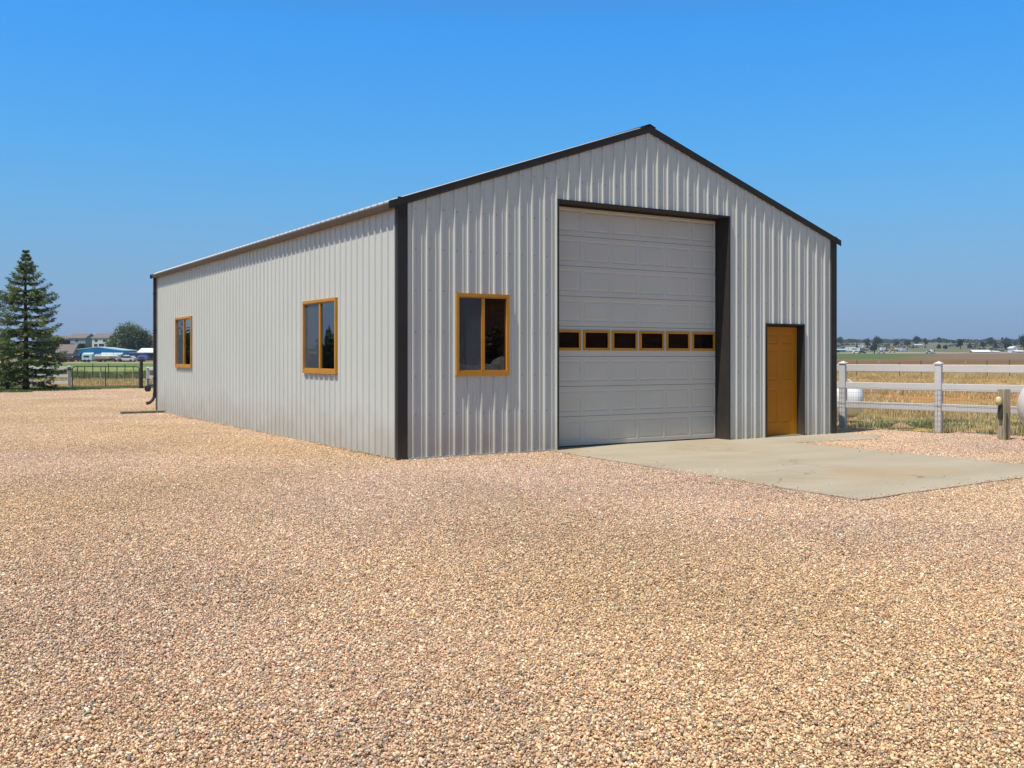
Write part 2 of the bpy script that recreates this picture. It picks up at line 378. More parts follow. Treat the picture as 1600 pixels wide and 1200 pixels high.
# one icosphere for every stone
def ico(sub):
    import bmesh
    bm = bmesh.new(); bmesh.ops.create_icosphere(bm, subdivisions=sub, radius=1); bm.verts.ensure_lookup_table()
    V = np.array([v.co[:] for v in bm.verts]); F_ = np.array([[v.index for v in f.verts] for f in bm.faces]); bm.free(); return V, F_
ICO_V, ICO_F = ico(1); ICO2_V, ICO2_F = ico(2)
PAL = np.array([(.72,.47,.27),(.77,.56,.37),(.63,.39,.24),(.78,.52,.38),(.82,.66,.49),(.78,.54,.31),(.54,.33,.22),(.38,.20,.13),(.38,.33,.28),(.27,.25,.23),(.52,.44,.36),(.82,.74,.62),(.64,.45,.36)])
PAL = PAL*np.array([1.01, .972, .89]); PAL = PAL*.87 + PAL.mean(1)[:, None]*np.array([.15, .138, .115])
PW = np.array([12,14,10,12,12,7,8,5,6,5,6,4,8.]); PW /= PW.sum()
def stones(n, spread, sizes, zlo, zhi, big=False, pos=None):
    BV, BF = (ICO2_V, ICO2_F) if big else (ICO_V, ICO_F)
    k = len(BV)
    s = rng.choice(sizes[0], n, p=sizes[1])*rng.uniform(.75, 1.3, n)
    if pos is None:
        q = int(math.ceil(math.sqrt(n))); gi = rng.permutation(q*q)[:n]
        pos = np.c_[(gi % q + rng.uniform(-.2, 1.2, n))/q*spread-spread/2, (gi//q + rng.uniform(-.2, 1.2, n))/q*spread-spread/2]
    z = rng.uniform(zlo, zhi, n)
    sc = np.c_[s*rng.uniform(.85, 1.45, n), s*rng.uniform(.7, 1.0, n), s*rng.uniform(.45, .8, n)]
    a = rng.uniform(0, 2*np.pi, n); ti = rng.normal(0, .5, n); tj = rng.normal(0, .5, n)
    V = BV[None]*(1+rng.uniform(-.22, .22, (n, k))[..., None])*sc[:, None, :]
    ct, st = np.cos(ti)[:, None], np.sin(ti)[:, None]; y, z_ = V[..., 1]*ct-V[..., 2]*st, V[..., 1]*st+V[..., 2]*ct
    V = np.stack([V[..., 0], y, z_], -1)
    ct, st = np.cos(tj)[:, None], np.sin(tj)[:, None]; x, z_ = V[..., 0]*ct+V[..., 2]*st, -V[..., 0]*st+V[..., 2]*ct
    V = np.stack([x, V[..., 1], z_], -1)
    ca, sa = np.cos(a)[:, None], np.sin(a)[:, None]
    V = np.stack([V[..., 0]*ca-V[..., 1]*sa, V[..., 0]*sa+V[..., 1]*ca, V[..., 2]], -1)
    V += np.c_[pos, z][:, None, :]
    Fa = (BF[None]+(np.arange(n)*k)[:, None, None]).reshape(-1, 3)
    cl = PAL[rng.choice(len(PAL), n, p=PW)]*rng.uniform(.66, 1.2, n)[:, None]
    return V.reshape(-1, 3), Fa, np.repeat(np.clip(cl, 0, .85), k, 0)
M_STONE = vmat('gravel_stones', .85, .35, .13, isl=.20, gain=1.03, spec=.25)
def tint_stones():                            # patches of browner and of pinker stone across the yard
    n = M_STONE.node_tree; L = n.links; b = n.nodes['Principled BSDF']; src = b.inputs['Base Color'].links[0].from_socket
    g = n.nodes.new('ShaderNodeNewGeometry'); t = n.nodes.new('ShaderNodeTexNoise'); t.inputs['Scale'].default_value = .13; t.inputs['Detail'].default_value = 4; L.new(g.outputs['Position'], t.inputs['Vector'])
    r = n.nodes.new('ShaderNodeMapRange'); r.inputs[1].default_value = .38; r.inputs[2].default_value = .62; L.new(t.outputs[0], r.inputs[0])
    q = n.nodes.new('ShaderNodeMix'); q.data_type = 'RGBA'; q.inputs[6].default_value = (1.01, .975, .85, 1); q.inputs[7].default_value = (.985, .975, 1.02, 1); L.new(r.outputs[0], q.inputs[0])
    m_ = n.nodes.new('ShaderNodeVectorMath'); m_.operation = 'MULTIPLY'; L.new(src, m_.inputs[0]); L.new(q.outputs[2], m_.inputs[1]); L.new(m_.outputs[0], b.inputs['Base Color'])
tint_stones()
SIZ = (np.array([.0039, .0054, .0072, .0098, .014]), np.array([.34, .36, .22, .075, .005]))
tiles = []
for k in range(4):
    V_, F_, c_ = stones(11500, 1.0, SIZ, .0, .021); tiles.append(np_mesh('gravel_patch', V_, F_, M_STONE, col=c_))
pts = []
for i in range(-48, 48):
    for j in range(-30, 52):
        x, y = i+.5, j+.5; dx, dy = x-CX, y-CY; D = dx*math.sin(YAW)+dy*math.cos(YAW); lat = dx*math.cos(YAW)-dy*math.sin(YAW)
        if ((D < 1.5 or D > 52 or abs(lat) > D*.66+2.5) and math.hypot(dx, dy) > 16) or not inside(x, y): continue
        if .6 < x < 8.6 and .6 < y < 14.6: continue
        if 3.2 < x < 6.6 and -5.3 < y < .6: continue
        pts.append((x, y, .012*noise.noise(Vector((x*.4, y*.4, 0)))))
n = len(pts)
scatter('gravel', 'loose tan and pink gravel stones covering the whole yard', 'gravel', pts, rng.integers(0, 4, n)*math.pi/2, np.ones(n), rng.integers(0, 4, n), tiles)

# ------------------------------------------------------------------ concrete apron
def concrete():
    m = bpy.data.materials.new('broomed_concrete'); m.use_nodes = True; n = m.node_tree; L = n.links; b = n.nodes['Principled BSDF']
    b.inputs['Roughness'].default_value = .85; b.inputs['Specular IOR Level'].default_value = .25
    g = n.nodes.new('ShaderNodeNewGeometry')
    def noi(sc, det, stretch=None, dist=0):
        t = n.nodes.new('ShaderNodeTexNoise'); t.inputs['Scale'].default_value = sc; t.inputs['Detail'].default_value = det; t.inputs['Distortion'].default_value = dist
        if stretch:
            mp = n.nodes.new('ShaderNodeMapping'); mp.inputs['Scale'].default_value = stretch; L.new(g.outputs['Position'], mp.inputs[0]); L.new(mp.outputs[0], t.inputs['Vector'])
        else: L.new(g.outputs['Position'], t.inputs['Vector'])
        return t
    def rmp(t, a, b_, lo=0, hi=1):
        r = n.nodes.new('ShaderNodeMapRange'); r.inputs[1].default_value = a; r.inputs[2].default_value = b_; r.inputs[3].default_value = lo; r.inputs[4].default_value = hi; L.new(t, r.inputs[0]); return r.outputs[0]
    def mix(f, A, B):
        q = n.nodes.new('ShaderNodeMix'); q.data_type = 'RGBA'; L.new(f, q.inputs[0])
        for k, x in ((6, A), (7, B)):
            if isinstance(x, tuple): q.inputs[k].default_value = (*x, 1)
            else: L.new(x, q.inputs[k])
        return q.outputs[2]
    base = mix(rmp(noi(.9, 8, (.5, 1.6, 1)).outputs[0], .35, .65), (.375, .32, .225), (.43, .37, .268))
    base = mix(rmp(noi(.55, 5, dist=.6).outputs[0], .56, .70, 0, .5), base, (.34, .245, .13))
    # rusty wheel stain towards the outer corner
    sp = n.nodes.new('ShaderNodeVectorMath'); sp.operation = 'SUBTRACT'; sp.inputs[1].default_value = (4.6, -4.9, 0); L.new(g.outputs['Position'], sp.inputs[0])
    mp = n.nodes.new('ShaderNodeMapping'); mp.inputs['Scale'].default_value = (.8, 1.6, 1); mp.inputs['Rotation'].default_value = (0, 0, R(-20)); L.new(sp.outputs[0], mp.inputs[0])
    ln = n.nodes.new('ShaderNodeVectorMath'); ln.operation = 'LENGTH'; L.new(mp.outputs[0], ln.inputs[0])
    nn = noi(2.5, 6); ad = n.nodes.new('ShaderNodeMath'); ad.operation = 'ADD'; L.new(ln.outputs['Value'], ad.inputs[0]); L.new(nn.outputs[0], ad.inputs[1])
    base = mix(rmp(ad.outputs[0], 1.0, 1.8, .4, 0), base, (.42, .29, .15))
    # fine speckle
    base = mix(rmp(noi(70, 3).outputs[0], .35, .65, 0, .25), base, (.30, .27, .22))
    # wandering hairline cracks
    cn = noi(.42, 3, (1, 1, 0), .4); sb = n.nodes.new('ShaderNodeMath'); sb.operation = 'SUBTRACT'; sb.inputs[1].default_value = .47; L.new(cn.outputs[0], sb.inputs[0])
    ab = n.nodes.new('ShaderNodeMath'); ab.operation = 'ABSOLUTE'; L.new(sb.outputs[0], ab.inputs[0])
    base = mix(rmp(ab.outputs[0], .0006, .0022, .55, 0), base, (.14, .12, .10))
    L.new(base, b.inputs['Base Color'])
    bp = n.nodes.new('ShaderNodeBump'); bp.inputs['Strength'].default_value = .35; bp.inputs['Distance'].default_value = .004; L.new(noi(60, 4, (1, .2, 1)).outputs[0], bp.inputs['Height']); L.new(bp.outputs[0], b.inputs['Normal'])
    def rag(p, q, k=24, amp=.03):
        out = []
        for i in range(k):
            t = i/k; x = p[0]+(q[0]-p[0])*t; y = p[1]+(q[1]-p[1])*t
            out.append((x+amp*noise.noise(Vector((x*2.1, y*2.1, 1))), y+amp*noise.noise(Vector((x*2.1, y*2.1, 7)))))
        return out
    z = .031
    out = rag((2.58,-.02),(2.29,-6.21)) + rag((2.29,-6.21),(7.02,-5.85)) + rag((7.02,-5.85),(6.94,-1.05)) + rag((6.94,-1.05),(8.85,-1.27),12) + rag((8.85,-1.27),(9.7,-.7),6) + rag((9.7,-.7),(9.4,.1),6)
    inn = [(9.4,.1),(8.36,.1),(8.36,.2),(7.3,.2),(7.3,.1),(6.5,.1),(6.5,.5),(2.72,.5),(2.72,-.012)]
    mb = MB(); mb.prism(out+inn[1:], 'z', -.08, z)
    o = mb.build('concrete_apron', m); tag(o, kind='structure')
concrete()
# stones kicked onto the rim of the concrete
e_ = []
for (ax, ay), (bx, by), cnt in (((2.58,0),(2.29,-6.21),420), ((2.29,-6.21),(7.02,-5.85),420), ((7.02,-5.85),(6.94,-1.05),260), ((6.94,-1.05),(8.85,-1.27),150), ((8.85,-1.27),(9.7,-.65),60)):
    t = rng.uniform(0, 1, cnt); d = Vector((by-ay, ax-bx)).normalized(); off = np.abs(rng.normal(0, .07, cnt))-.03
    off = np.where(rng.random(cnt) < .05, off+rng.uniform(0, .7, cnt), off)
    cxx, cyy = 4.8, -2.5
    sg = 1 if (cxx-ax)*d.x+(cyy-ay)*d.y > 0 else -1
    if cnt in (150, 60): sg = 1 if d.y > 0 else -1
    e_.append(np.c_[ax+(bx-ax)*t+d.x*sg*off, ay+(by-ay)*t+d.y*sg*off])
e_ = np.concatenate(e_)
V_, F_, c_ = stones(len(e_), 1, SIZ, .033, .039, pos=e_)
tag(np_mesh('scattered_stones', V_, F_, M_STONE, col=c_), 'sparse gravel stones kicked onto the rim of the concrete apron', 'gravel', kind='stuff')

# stones banked unevenly against the foot of the walls
b_ = []; zb_ = []
for (ax, ay), (bx, by), nx, ny, cnt in (((0,0),(0,15.2),-1,0,2600), ((0,0),(2.6,0),0,-1,420)):
    t = rng.uniform(0, 1, cnt); d_ = np.abs(rng.normal(0, .055, cnt))+.0
    px_ = ax+(bx-ax)*t+nx*(d_+.012); py_ = ay+(by-ay)*t+ny*(d_+.012)
    hh = np.array([max(0, .5+1.3*noise.noise(Vector((x_*1.1, y_*1.1, 4)))) for x_, y_ in zip(px_, py_)])
    b_.append(np.c_[px_, py_]); zb_.append(.018+.05*hh*np.exp(-d_/.05)*rng.uniform(.2, 1, cnt))
b_ = np.concatenate(b_); zb_ = np.concatenate(zb_)
V_, F_, c_ = stones(len(b_), 1, SIZ, 0, 1e-6, pos=b_); V_ = V_.copy(); V_[:, 2] += np.repeat(zb_, len(ICO_V))
tag(np_mesh('banked_stones', V_, F_, M_STONE, col=c_), 'gravel banked unevenly against the foot of the building walls', 'gravel', kind='stuff')

# ------------------------------------------------------------------ the metal building
W, LEN, EAVE, RIDGE = 9.2, 15.25, 3.74, 5.325
S = .2286
bld = thing('metal_building', 'large light grey ribbed metal garage building with dark brown trim on gravel yard', 'building', (0,0,0))
def profile(L, off):                          # (u, outward offset) break points of the ribbed sheet
    bp = []
    k = -1
    while k*S+off < L+S:
        cc = k*S+off
        for du, h in ((-.021,0),(-.011,.0255),(.011,.0255),(.021,0)): bp.append((cc+du, h))
        for m_ in (.088, .148):
            for du, h in ((-.012,0),(-.005,.0055),(.005,.0055),(.012,0)): bp.append((cc+m_+du, h))
        k += 1
    return [b for b in bp if .003 < b[0] < L-.003]
def ribbed_wall(name, L, top, off, to, opens, screws, m, dz=.12, wav=.0016, seed=0):
    bp = profile(L, off); us = [0]+[b[0] for b in bp]+[L]; hs_ = [0]+[b[1] for b in bp]+[0]
    extra = sorted({u for o in opens for u in (o[0], o[1])})
    for u in extra:
        h = float(np.interp(u, us, hs_)); i = int(np.searchsorted(us, u)); us.insert(i, u); hs_.insert(i, h)
    zt = max(top(u) for u in np.linspace(0, L, 99)); zs = sorted(set([.03]+[round(.1+k*dz, 3) for k in range(int(zt/dz)+1)]+[z for o in opens for z in o[2:4]]))
    zs = [z for i, z in enumerate(zs) if z < zt and z >= .03]+[zt+.01]
    mb = MB(); idx = {}
    def vid(i, j):
        u = us[i]; z = min(zs[j], top(u)); h = hs_[i]
        h += wav*noise.noise(Vector((u*2.6+seed, z*1.5, seed))) + wav*.7*noise.noise(Vector((round(u/S)*3.7, z*.9, seed+5)))
        key = (i, j)
        if key not in idx: idx[key] = len(mb.v); mb.v.append(to(u, z, h))
        return idx[key]
    for i in range(len(us)-1):
        if us[i+1]-us[i] < 1e-5: continue
        um = (us[i]+us[i+1])/2
        for j in range(len(zs)-1):
            if zs[j] >= min(top(us[i]), top(us[i+1])) and zs[j] >= max(top(us[i]), top(us[i+1]))-1e-6: continue
            zm = (zs[j]+min(zs[j+1], top(um)))/2
            if any(o[0] < um < o[1] and o[2] < zm < o[3] for o in opens): continue
            mb.f.append((vid(i, j), vid(i+1, j), vid(i+1, j+1), vid(i, j+1))); mb.mi.append(0); mb.sm.append(False)
    # screw heads beside each rib along the girts
    for z in screws:
        k = 0
        while k*S+off < L-.05:
            u = k*S+off+.045
            if u > .15 and z < top(u)-.1 and not any(o[0]-.1 < u < o[1]+.1 and o[2]-.08 < z < o[3]+.08 for o in opens):
                r = .010; vs = []
                for h, rr in ((.001, r), (.006, r*.8)):
                    for q in range(6): vs.append(to(u+rr*math.cos(q*1.047), z+rr*math.sin(q*1.047)+.006*noise.noise(Vector((u*9, z*9, 0))), h))
                mb.m = 1; mb.add(vs, [(6,7,8,9,10,11)]+[(q, (q+1) % 6, 6+(q+1) % 6, 6+q) for q in range(6)]); mb.m = 0
            k += 1
    return mb.build(name, [m, M_SC], bld)
M_SC = mat('dull_screw_head', (.25, .24, .22), .5)
gable = lambda u: EAVE + (RIDGE-EAVE)*(1-abs(u-W/2)/(W/2)) - .01
flat = lambda u: EAVE+.0
GD = (2.77, 6.42, 0, 3.965); MD = (7.345, 8.322, 0, 2.088); FW = (.95, 1.812, 1.268, 2.42)
SW1 = (2.33, 3.80, 1.27, 2.44); SW2 = (11.52, 13.02, 1.28, 2.45)
scr = [.66, 1.22, 1.865, 2.47, 3.075]
ribbed_wall('front_wall', W, gable, .225, lambda u, z, h: (u, -h, z), [GD, MD, FW], scr+[3.66, 4.3], M_WALLF, seed=1)
ribbed_wall('side_wall', LEN, flat, .3657-.02, lambda u, z, h: (-h, u, z), [SW1, SW2], scr, M_WALL, seed=2, wav=.0012)
ribbed_wall('back_wall', W, gable, .2, lambda u, z, h: (u, LEN+h, z), [], [], M_WALL, dz=.6)
ribbed_wall('far_side_wall', LEN, flat, .3, lambda u, z, h: (W+h, u, z), [], [], M_WALL, dz=.6)
# interior shell so that the windows look into a dark room
mb = MB(); mb.add([(.12,.12,.0),(W-.12,.12,0),(W-.12,LEN-.12,0),(.12,LEN-.12,0)], [(0,1,2,3)]); mb.build('floor_slab', M_INT, bld)
# corner trims
def corner(x, y, sx, sy, name='corner_trim'):
    a, t = .128, .029
    mb = MB()
    xs_ = sorted((x - sx*t, x + sx*a)); ys_ = sorted((y - sy*t, y - sy*.0265))
    mb.box(xs_[0], ys_[0], .02, xs_[1], ys_[1], EAVE+.06)
    xs2 = sorted((x - sx*t, x - sx*.0265)); ys2 = sorted((y - sy*.0260, y + sy*.062))
    mb.box(xs2[0], ys2[0], .021, xs2[1], ys2[1], EAVE-.02)
    return mb.build(name, M_TRIM, bld)
corner(0, 0, 1, 1); corner(W, 0, -1, 1); corner(0, LEN, 1, -1); corner(W, LEN, -1, -1)
# base flashing
mb = MB(); mb.box(.14,-.034,.012,2.7,-.010,.045); mb.build('base_flashing', mat('pale_base_flashing', (.5,.48,.44), .6), bld)
# roof sheets: ribbed, running over the eave
def roof_side(name, s):
    OV = .105
    mb = MB(); vs = []; fs = []
    x0 = 0-OV if s < 0 else W+OV
    slope = (RIDGE-EAVE)/(W/2)
    ys = [-.047]; hs2 = [0]
    k = 0
    while k*S < LEN+.05:
        c0 = k*S+.05
        for du, h in ((-.030,0),(-.012,.022),(.012,.022),(.030,0)): ys.append(c0+du); hs2.append(h)
        k += 1
    ys.append(LEN+.047); hs2.append(0)
    zE = EAVE+.036 - slope*OV; zR = RIDGE+.036
    for dzz in (0, -.022):
        for xx, zz in ((x0, zE), (W/2, zR)):
            for y, h in zip(ys, hs2): vs.append((xx, y, zz+h+dzz))
    n = len(ys)
    for i in range(n-1):
        fs += [(i, i+1, n+i+1, n+i), (2*n+i, 3*n+i, 3*n+i+1, 2*n+i+1), (i, 2*n+i, 2*n+i+1, i+1)]
    mb.add(vs, fs); return mb.build(name, M_ROOF, bld)
roof_side('roof', -1); roof_side('roof', 1)
mb = MB(); mb.prism([(W/2-.14, RIDGE+.02),(W/2, RIDGE+.075),(W/2+.14, RIDGE+.02),(W/2, RIDGE+.058)], 'y', -.052, LEN+.052); mb.build('ridge_cap', M_TRIM, bld)
# rake trims (front and back)
slope = (RIDGE-EAVE)/(W/2)
def rake(y0, y1):
    for s in (-1, 1):
        xe = -.175 if s < 0 else W+.135
        ze = EAVE + .032 - slope*(.175 if s < 0 else .135)
        top = [(xe, ze), (W/2, RIDGE+.036)]; dn = .098
        mb = MB(); mb.prism([(xe, ze-dn+.012), (xe, ze+.012), (W/2, RIDGE+.048), (W/2, RIDGE+.036-dn)], 'y', y0, y1)
        # drip hem
        mb.prism([(xe+.01, ze-dn-.002), (xe+.01, ze-dn+.0115), (W/2, RIDGE+.0355-dn), (W/2, RIDGE+.024-dn)], 'y', y0+.004, y1)
        mb.build('rake_trim', M_TRIM, bld)
rake(-.046, -.031); rake(LEN+.031, LEN+.046)
# soffit strip closing the roof edge over the wall
# gutter on the long side
def gutter():
    x0, x1 = -.150, -.034; zt, zb = EAVE-.028, EAVE-.108; t = .006
    pr = [(x1, zb), (x0+.03, zb), (x0, zt-.02), (x0, zt), (x0+.012, zt), (x0+.012, zt-.016), (x0+.036, zb+t), (x1-t, zb+t), (x1-t, zt-.02), (x1, zt-.02)]
    mb = MB(); mb.prism(pr, 'y', -.02, LEN+.03); g = mb.build('gutter', M_GUT, bld)
    mb = MB(); mb.box(x0+.002, -.024, zb+.001, x1, -.0205, zt-.001); mb.build('end_cap', M_TRIM, g)
    mb = MB(); mb.box(x0+.002, LEN+.0305, zb+.001, x1, LEN+.034, zt-.001); mb.build('end_cap', M_TRIM, g)
    mb = MB(); x = -.07; y = LEN-.05
    mb.box(x-.035, y-.04, .50, x+.02, y+.04, zb-.003, bev=.006)
    d = mb.build('downspout', M_TRIM, bld)
    mb = MB(); pts_ = [(x-.008, y, .52), (x-.012, y, .42), (x-.05, y-.01, .33), (x-.13, y-.03, .26), (x-.22, y-.05, .235)]
    mb.tube(pts_, [.042,.042,.042,.042,.045], 8); mb.build('elbow', M_TRIM, d)
    for z in (.9, 2.2, 3.2): mb = MB(); mb.box(x-.045, y-.048, z, x+.045, y+.048, z+.025); mb.build('strap', M_TRIM, d)
gutter()
# --- garage door
def garage_door():
    y = .302; x0, x1 = 2.80, 6.40; H = .4953; z = .034
    mb = MB(); panes = []
    cols_ = [(2.885+k*.5915, 2.885+k*.5915+.545) for k in range(6)]
    wins = []
    for s in range(8):
        za, zb = z+s*.4915+.003, z+(s+1)*.4915-.003
        if s == 3:      # glazed section (fourth from the floor)
            wz0, wz1 = za+.095, zb-.055
            xs_ = [x0]
            for a, b in cols_: xs_ += [a+.03, b-.03]
            xs_.append(x1)
            for i in range(0, len(xs_)-1):
                if i % 2 == 0: mb.box(xs_[i], y, wz0+.03, xs_[i+1], y+.045, wz1-.03)
            mb.box(x0, y, za, x1, y+.045, wz0+.03-.0005); mb.box(x0, y, wz1-.03+.0005, x1, y+.045, zb)
            for a, b in cols_: wins.append((a, b, wz0, wz1))
            continue
        # pressed panels: frame of the section with recessed grooves
        us = [x0]; pz0, pz1 = za+.075, zb-.060
        G = .008
        def rect(a, b, c_, d, yy): return [(a, yy, c_), (b, yy, c_), (b, yy, d), (a, yy, d)]
        # flat field around the panels
        prev = x0
        for a, b in cols_:
            mb.add(rect(prev, a, pz0, pz1, y), [(0,1,2,3)]); prev = b
        mb.add(rect(prev, x1, pz0, pz1, y), [(0,1,2,3)])
        mb.add(rect(x0, x1, za, pz0, y), [(0,1,2,3)]); mb.add(rect(x0, x1, pz1, zb, y), [(0,1,2,3)])
        mb.add([(x0,y,za),(x1,y,za),(x1,y+.045,za-.002),(x0,y+.045,za-.002)], [(3,2,1,0)]); mb.add([(x0,y,zb),(x1,y,zb),(x1,y+.045,zb+.002),(x0,y+.045,zb+.002)], [(0,1,2,3)])
        for a, b in cols_:
            r0 = rect(a, b, pz0, pz1, y); r1 = rect(a+.016, b-.016, pz0+.016, pz1-.016, y+G); r2 = rect(a+.026, b-.026, pz0+.026, pz1-.026, y+G)
            r3 = rect(a+.046, b-.046, pz0+.046, pz1-.046, y+.002)
            vs = r0+r1+r2+r3; fs = []
            for q in range(3):
                for k in range(4): fs.append((q*4+k, q*4+(k+1) % 4, q*4+4+(k+1) % 4, q*4+4+k))
            fs.append((12,13,14,15)); mb.add(vs, fs)
    d = mb.build('garage_door', M_DOOR, bld)
    mb = MB(); mb.box(x0, y+.05, .03, x1, y+.06, 4.0); mb.build('backing', M_INT, d)
    for a, b, c_, e in wins:
        mb = MB(); f = .042
        mb.box(a, y-.014, c_, b, y-.0006, c_+f, 0); mb.box(a, y-.014, e-f, b, y-.0006, e)
        mb.box(a, y-.0135, c_+f, a+f, y-.0006, e-f); mb.box(b-f, y-.0135, c_+f, b, y-.0006, e-f)
        mb.build('window_frame', M_ORANGE, d)
        mb = MB(); mb.box(a+.032, y+.012, c_+.032, b-.032, y+.016, e-.032); mb.build('pane', M_GLASSD, d)
    mb = MB(); mb.box(x0, y-.006, .0365, x1, y-.001, .05); mb.box(x0, y-.004, .036, x1, y+.03, .0362); mb.build('bottom_seal', M_BLACK, d)
    # opening trim: jambs and header, a box lining 0.33 deep
    mb = MB(); T = .028
    mb.box(GD[1], -.034, .037, GD[1]+T, .38, GD[3]+T); mb.box(GD[0]-T, -.034, .037, GD[0], .38, GD[3]+T)
    mb.box(GD[0]+.0005, -.0335, GD[3], GD[1]-.0005, .38, GD[3]+T-.001)
    mb.box(GD[1]-.02, .275, .038, GD[1]-.0005, .300, GD[3]-.002); mb.box(GD[0]+.0005, .275, .038, GD[0]+.03, .300, GD[3]-.002)
    mb.box(GD[0]+.031, .275, GD[3]-.03, GD[1]-.021, .300, GD[3]-.001)
    mb.build('garage_door_frame', M_TRIM, bld)
garage_door()
# --- man door
def man_door():
    y = .126; x0, x1, z0, z1 = 7.385, 8.305, .045, 2.052
    mb = MB(); T = .022
    mb.box(MD[0]-T, -.034, .037, MD[0]+.018, .19, MD[3]+T); mb.box(MD[1]+.0, -.034, .037, MD[1]+T, .19, MD[3]+T)
    mb.box(MD[0]+.0185, -.0335, MD[3]-.005, MD[1]-.0005, .19, MD[3]+T-.001)
    mb.box(MD[0]+.0185, y-.03, z1+.004, MD[1]-.001, y+.05, MD[3]-.0055)
    mb.box(MD[0]+.0185, y-.03, .037, x0-.002, y+.05, z1+.003)
    fr = mb.build('entry_door_frame', M_TRIM, bld)
    mb = MB()
    w_ = x1-x0; cols_ = [(x0+.115, x0+w_/2-.055), (x0+w_/2+.055, x1-.115)]
    rows = [(z0+.24, z0+.86), (z0+1.02, z0+1.60), (z0+1.69, z0+1.88)]
    def rect(a, b, c_, d, yy): return [(a, yy, c_), (b, yy, c_), (b, yy, d), (a, yy, d)]
    xs_ = [x0, cols_[0][0], cols_[0][1], cols_[1][0], cols_[1][1], x1]; zs_ = [z0]+[q for r_ in rows for q in r_]+[z1]
    for i in range(5):
        for j in range(7):
            if i in (1, 3) and j in (1, 3, 5):
                a, b, c_, d = xs_[i], xs_[i+1], zs_[j], zs_[j+1]
                vs = rect(a, b, c_, d, y)+rect(a+.014, b-.014, c_+.014, d-.014, y+.010)+rect(a+.022, b-.022, c_+.022, d-.022, y+.010)+rect(a+.05, b-.05, c_+.05, d-.05, y+.002)
                fs = []
                for q in range(3):
                    for k in range(4): fs.append((q*4+k, q*4+(k+1) % 4, q*4+4+(k+1) % 4, q*4+4+k))
                fs.append((12,13,14,15)); mb.add(vs, fs)
            else: mb.add(rect(xs_[i], xs_[i+1], zs_[j], zs_[j+1], y), [(0,1,2,3)])
    mb.box(x0, y+.012, z0, x1, y+.044, z1)
    d = mb.build('entry_door', M_MAN, bld)
    mb = MB(); mb.smooth = True; mb.lathe([(.03, y-.001), (.03, y-.006), (.012, y-.01), (.012, y-.04), (.026, y-.05), (.028, y-.065), (.018, y-.078), (.001, y-.08)], 'y', 14, (x0+.062, 0, .95))
    mb.build('handle', M_BRASS, d)
    mb = MB(); mb.box(MD[0]+.0185, -.01, .0375, MD[1]-.001, .17, .0445); mb.build('threshold', mat('aluminium_sill', (.4,.42,.38), .4, metal=.5), fr)
man_door()
# --- windows
def window(u0, u1, z0, z1, to, mull=.5):
    """to(u, z, d): d outward; left half has the insect screen"""
    def B(mb, a, b, c_, d, n0, n1):
        vs = [to(x, z, n) for n in (n0, n1) for x, z in ((a, c_), (b, c_), (b, d), (a, d))]
        mb.add(vs, [(0,3,2,1),(4,5,6,7),(0,1,5,4),(1,2,6,5),(2,3,7,6),(3,0,4,7)])
    f = .047; g = .045
    mb = MB(); A, Bq, Z0, Z1 = u0-.03, u1+.03, z0-.03, z1+.03
    B(mb, A, Bq, Z1-f, Z1, -.03, g); B(mb, A, Bq, Z0, Z0+f, -.03, g)
    B(mb, A, A+f, Z0+f, Z1-f, -.03, g-.001); B(mb, Bq-f, Bq, Z0+f, Z1-f, -.03, g-.001)
    m = A+(Bq-A)*mull
    # inner sash rims
    B(mb, A+f, Bq-f, Z1-f-.018, Z1-f-.0005, -.02, g-.018); B(mb, A+f, Bq-f, Z0+f+.0005, Z0+f+.018, -.02, g-.018)
    B(mb, m-.030, m+.022, Z0+f+.0185, Z1-f-.0185, -.02, g-.012)
    wd = mb.build('window', M_ORANGE, bld)
    mb = MB(); B(mb, A-.012, Bq+.012, Z0-.022, Z0-.0008, -.005, g+.004); mb.build('sill', M_ORANGE, wd)
    mb = MB(); B(mb, m+.0225, Bq-f-.0005, Z0+f+.0185, Z1-f-.0185, .004, .008); mb.build('pane', M_GLASS, wd)
    mb = MB(); B(mb, A+f+.0005, m-.0305, Z0+f+.0185, Z1-f-.0185, .000, .004); mb.build('pane', M_GLASS, wd)
    mb = MB(); B(mb, A+f+.0005, m-.0305, Z0+f+.0185, Z1-f-.0185, .016, .017); mb.build('screen', M_SCREEN, wd)
    return wd
window(*FW[:2], *FW[2:], lambda u, z, d: (u, -d, z), .51)
sidef = lambda L_: (lambda u, z, d: (-d, L_-u, z))
for sw in (SW1, SW2):
    cen = (sw[0]+sw[1]); window(sw[0], sw[1], sw[2], sw[3], (lambda cen: (lambda u, z, d: (-d, cen-u, z)))(cen), .52)

# ------------------------------------------------------------------ things at the back corner
mb = MB(); mb.box(-1.12, 14.18, .0, -.03, 14.36, .085, bev=.012)
tag(mb.build('edging_timber', M_EDGE), 'short green grey timber beam lying on gravel at the rear left building corner', 'timber')
x, y = P(231, 42.5); tr = thing('trailer_hitch', 'small dark trailer hitch with wheel poking out behind the rear left building corner', 'trailer hitch', (x, y, 0), -.5)
mb = MB(); mb.tube([(0,0,.28),(1.3,.1,.34)], .04, 6); mb.tube([(0,0,.3),(.6,.5,.34)], .03, 6); mb.build('drawbar', M_TPOST, tr)
mb = MB(); mb.tube([(0,0,.12),(0,0,.55)], .032, 8); mb.tube([(-.1,0,.55),(.1,0,.55)], .015, 6); mb.build('jack', M_TPOST, tr)
mb = MB(); mb.lathe([(.05,-.04),(.13,-.035),(.14,0),(.13,.035),(.05,.04)], 'y', 16, (0,0,.14)); mb.build('wheel', M_BLACK, tr)

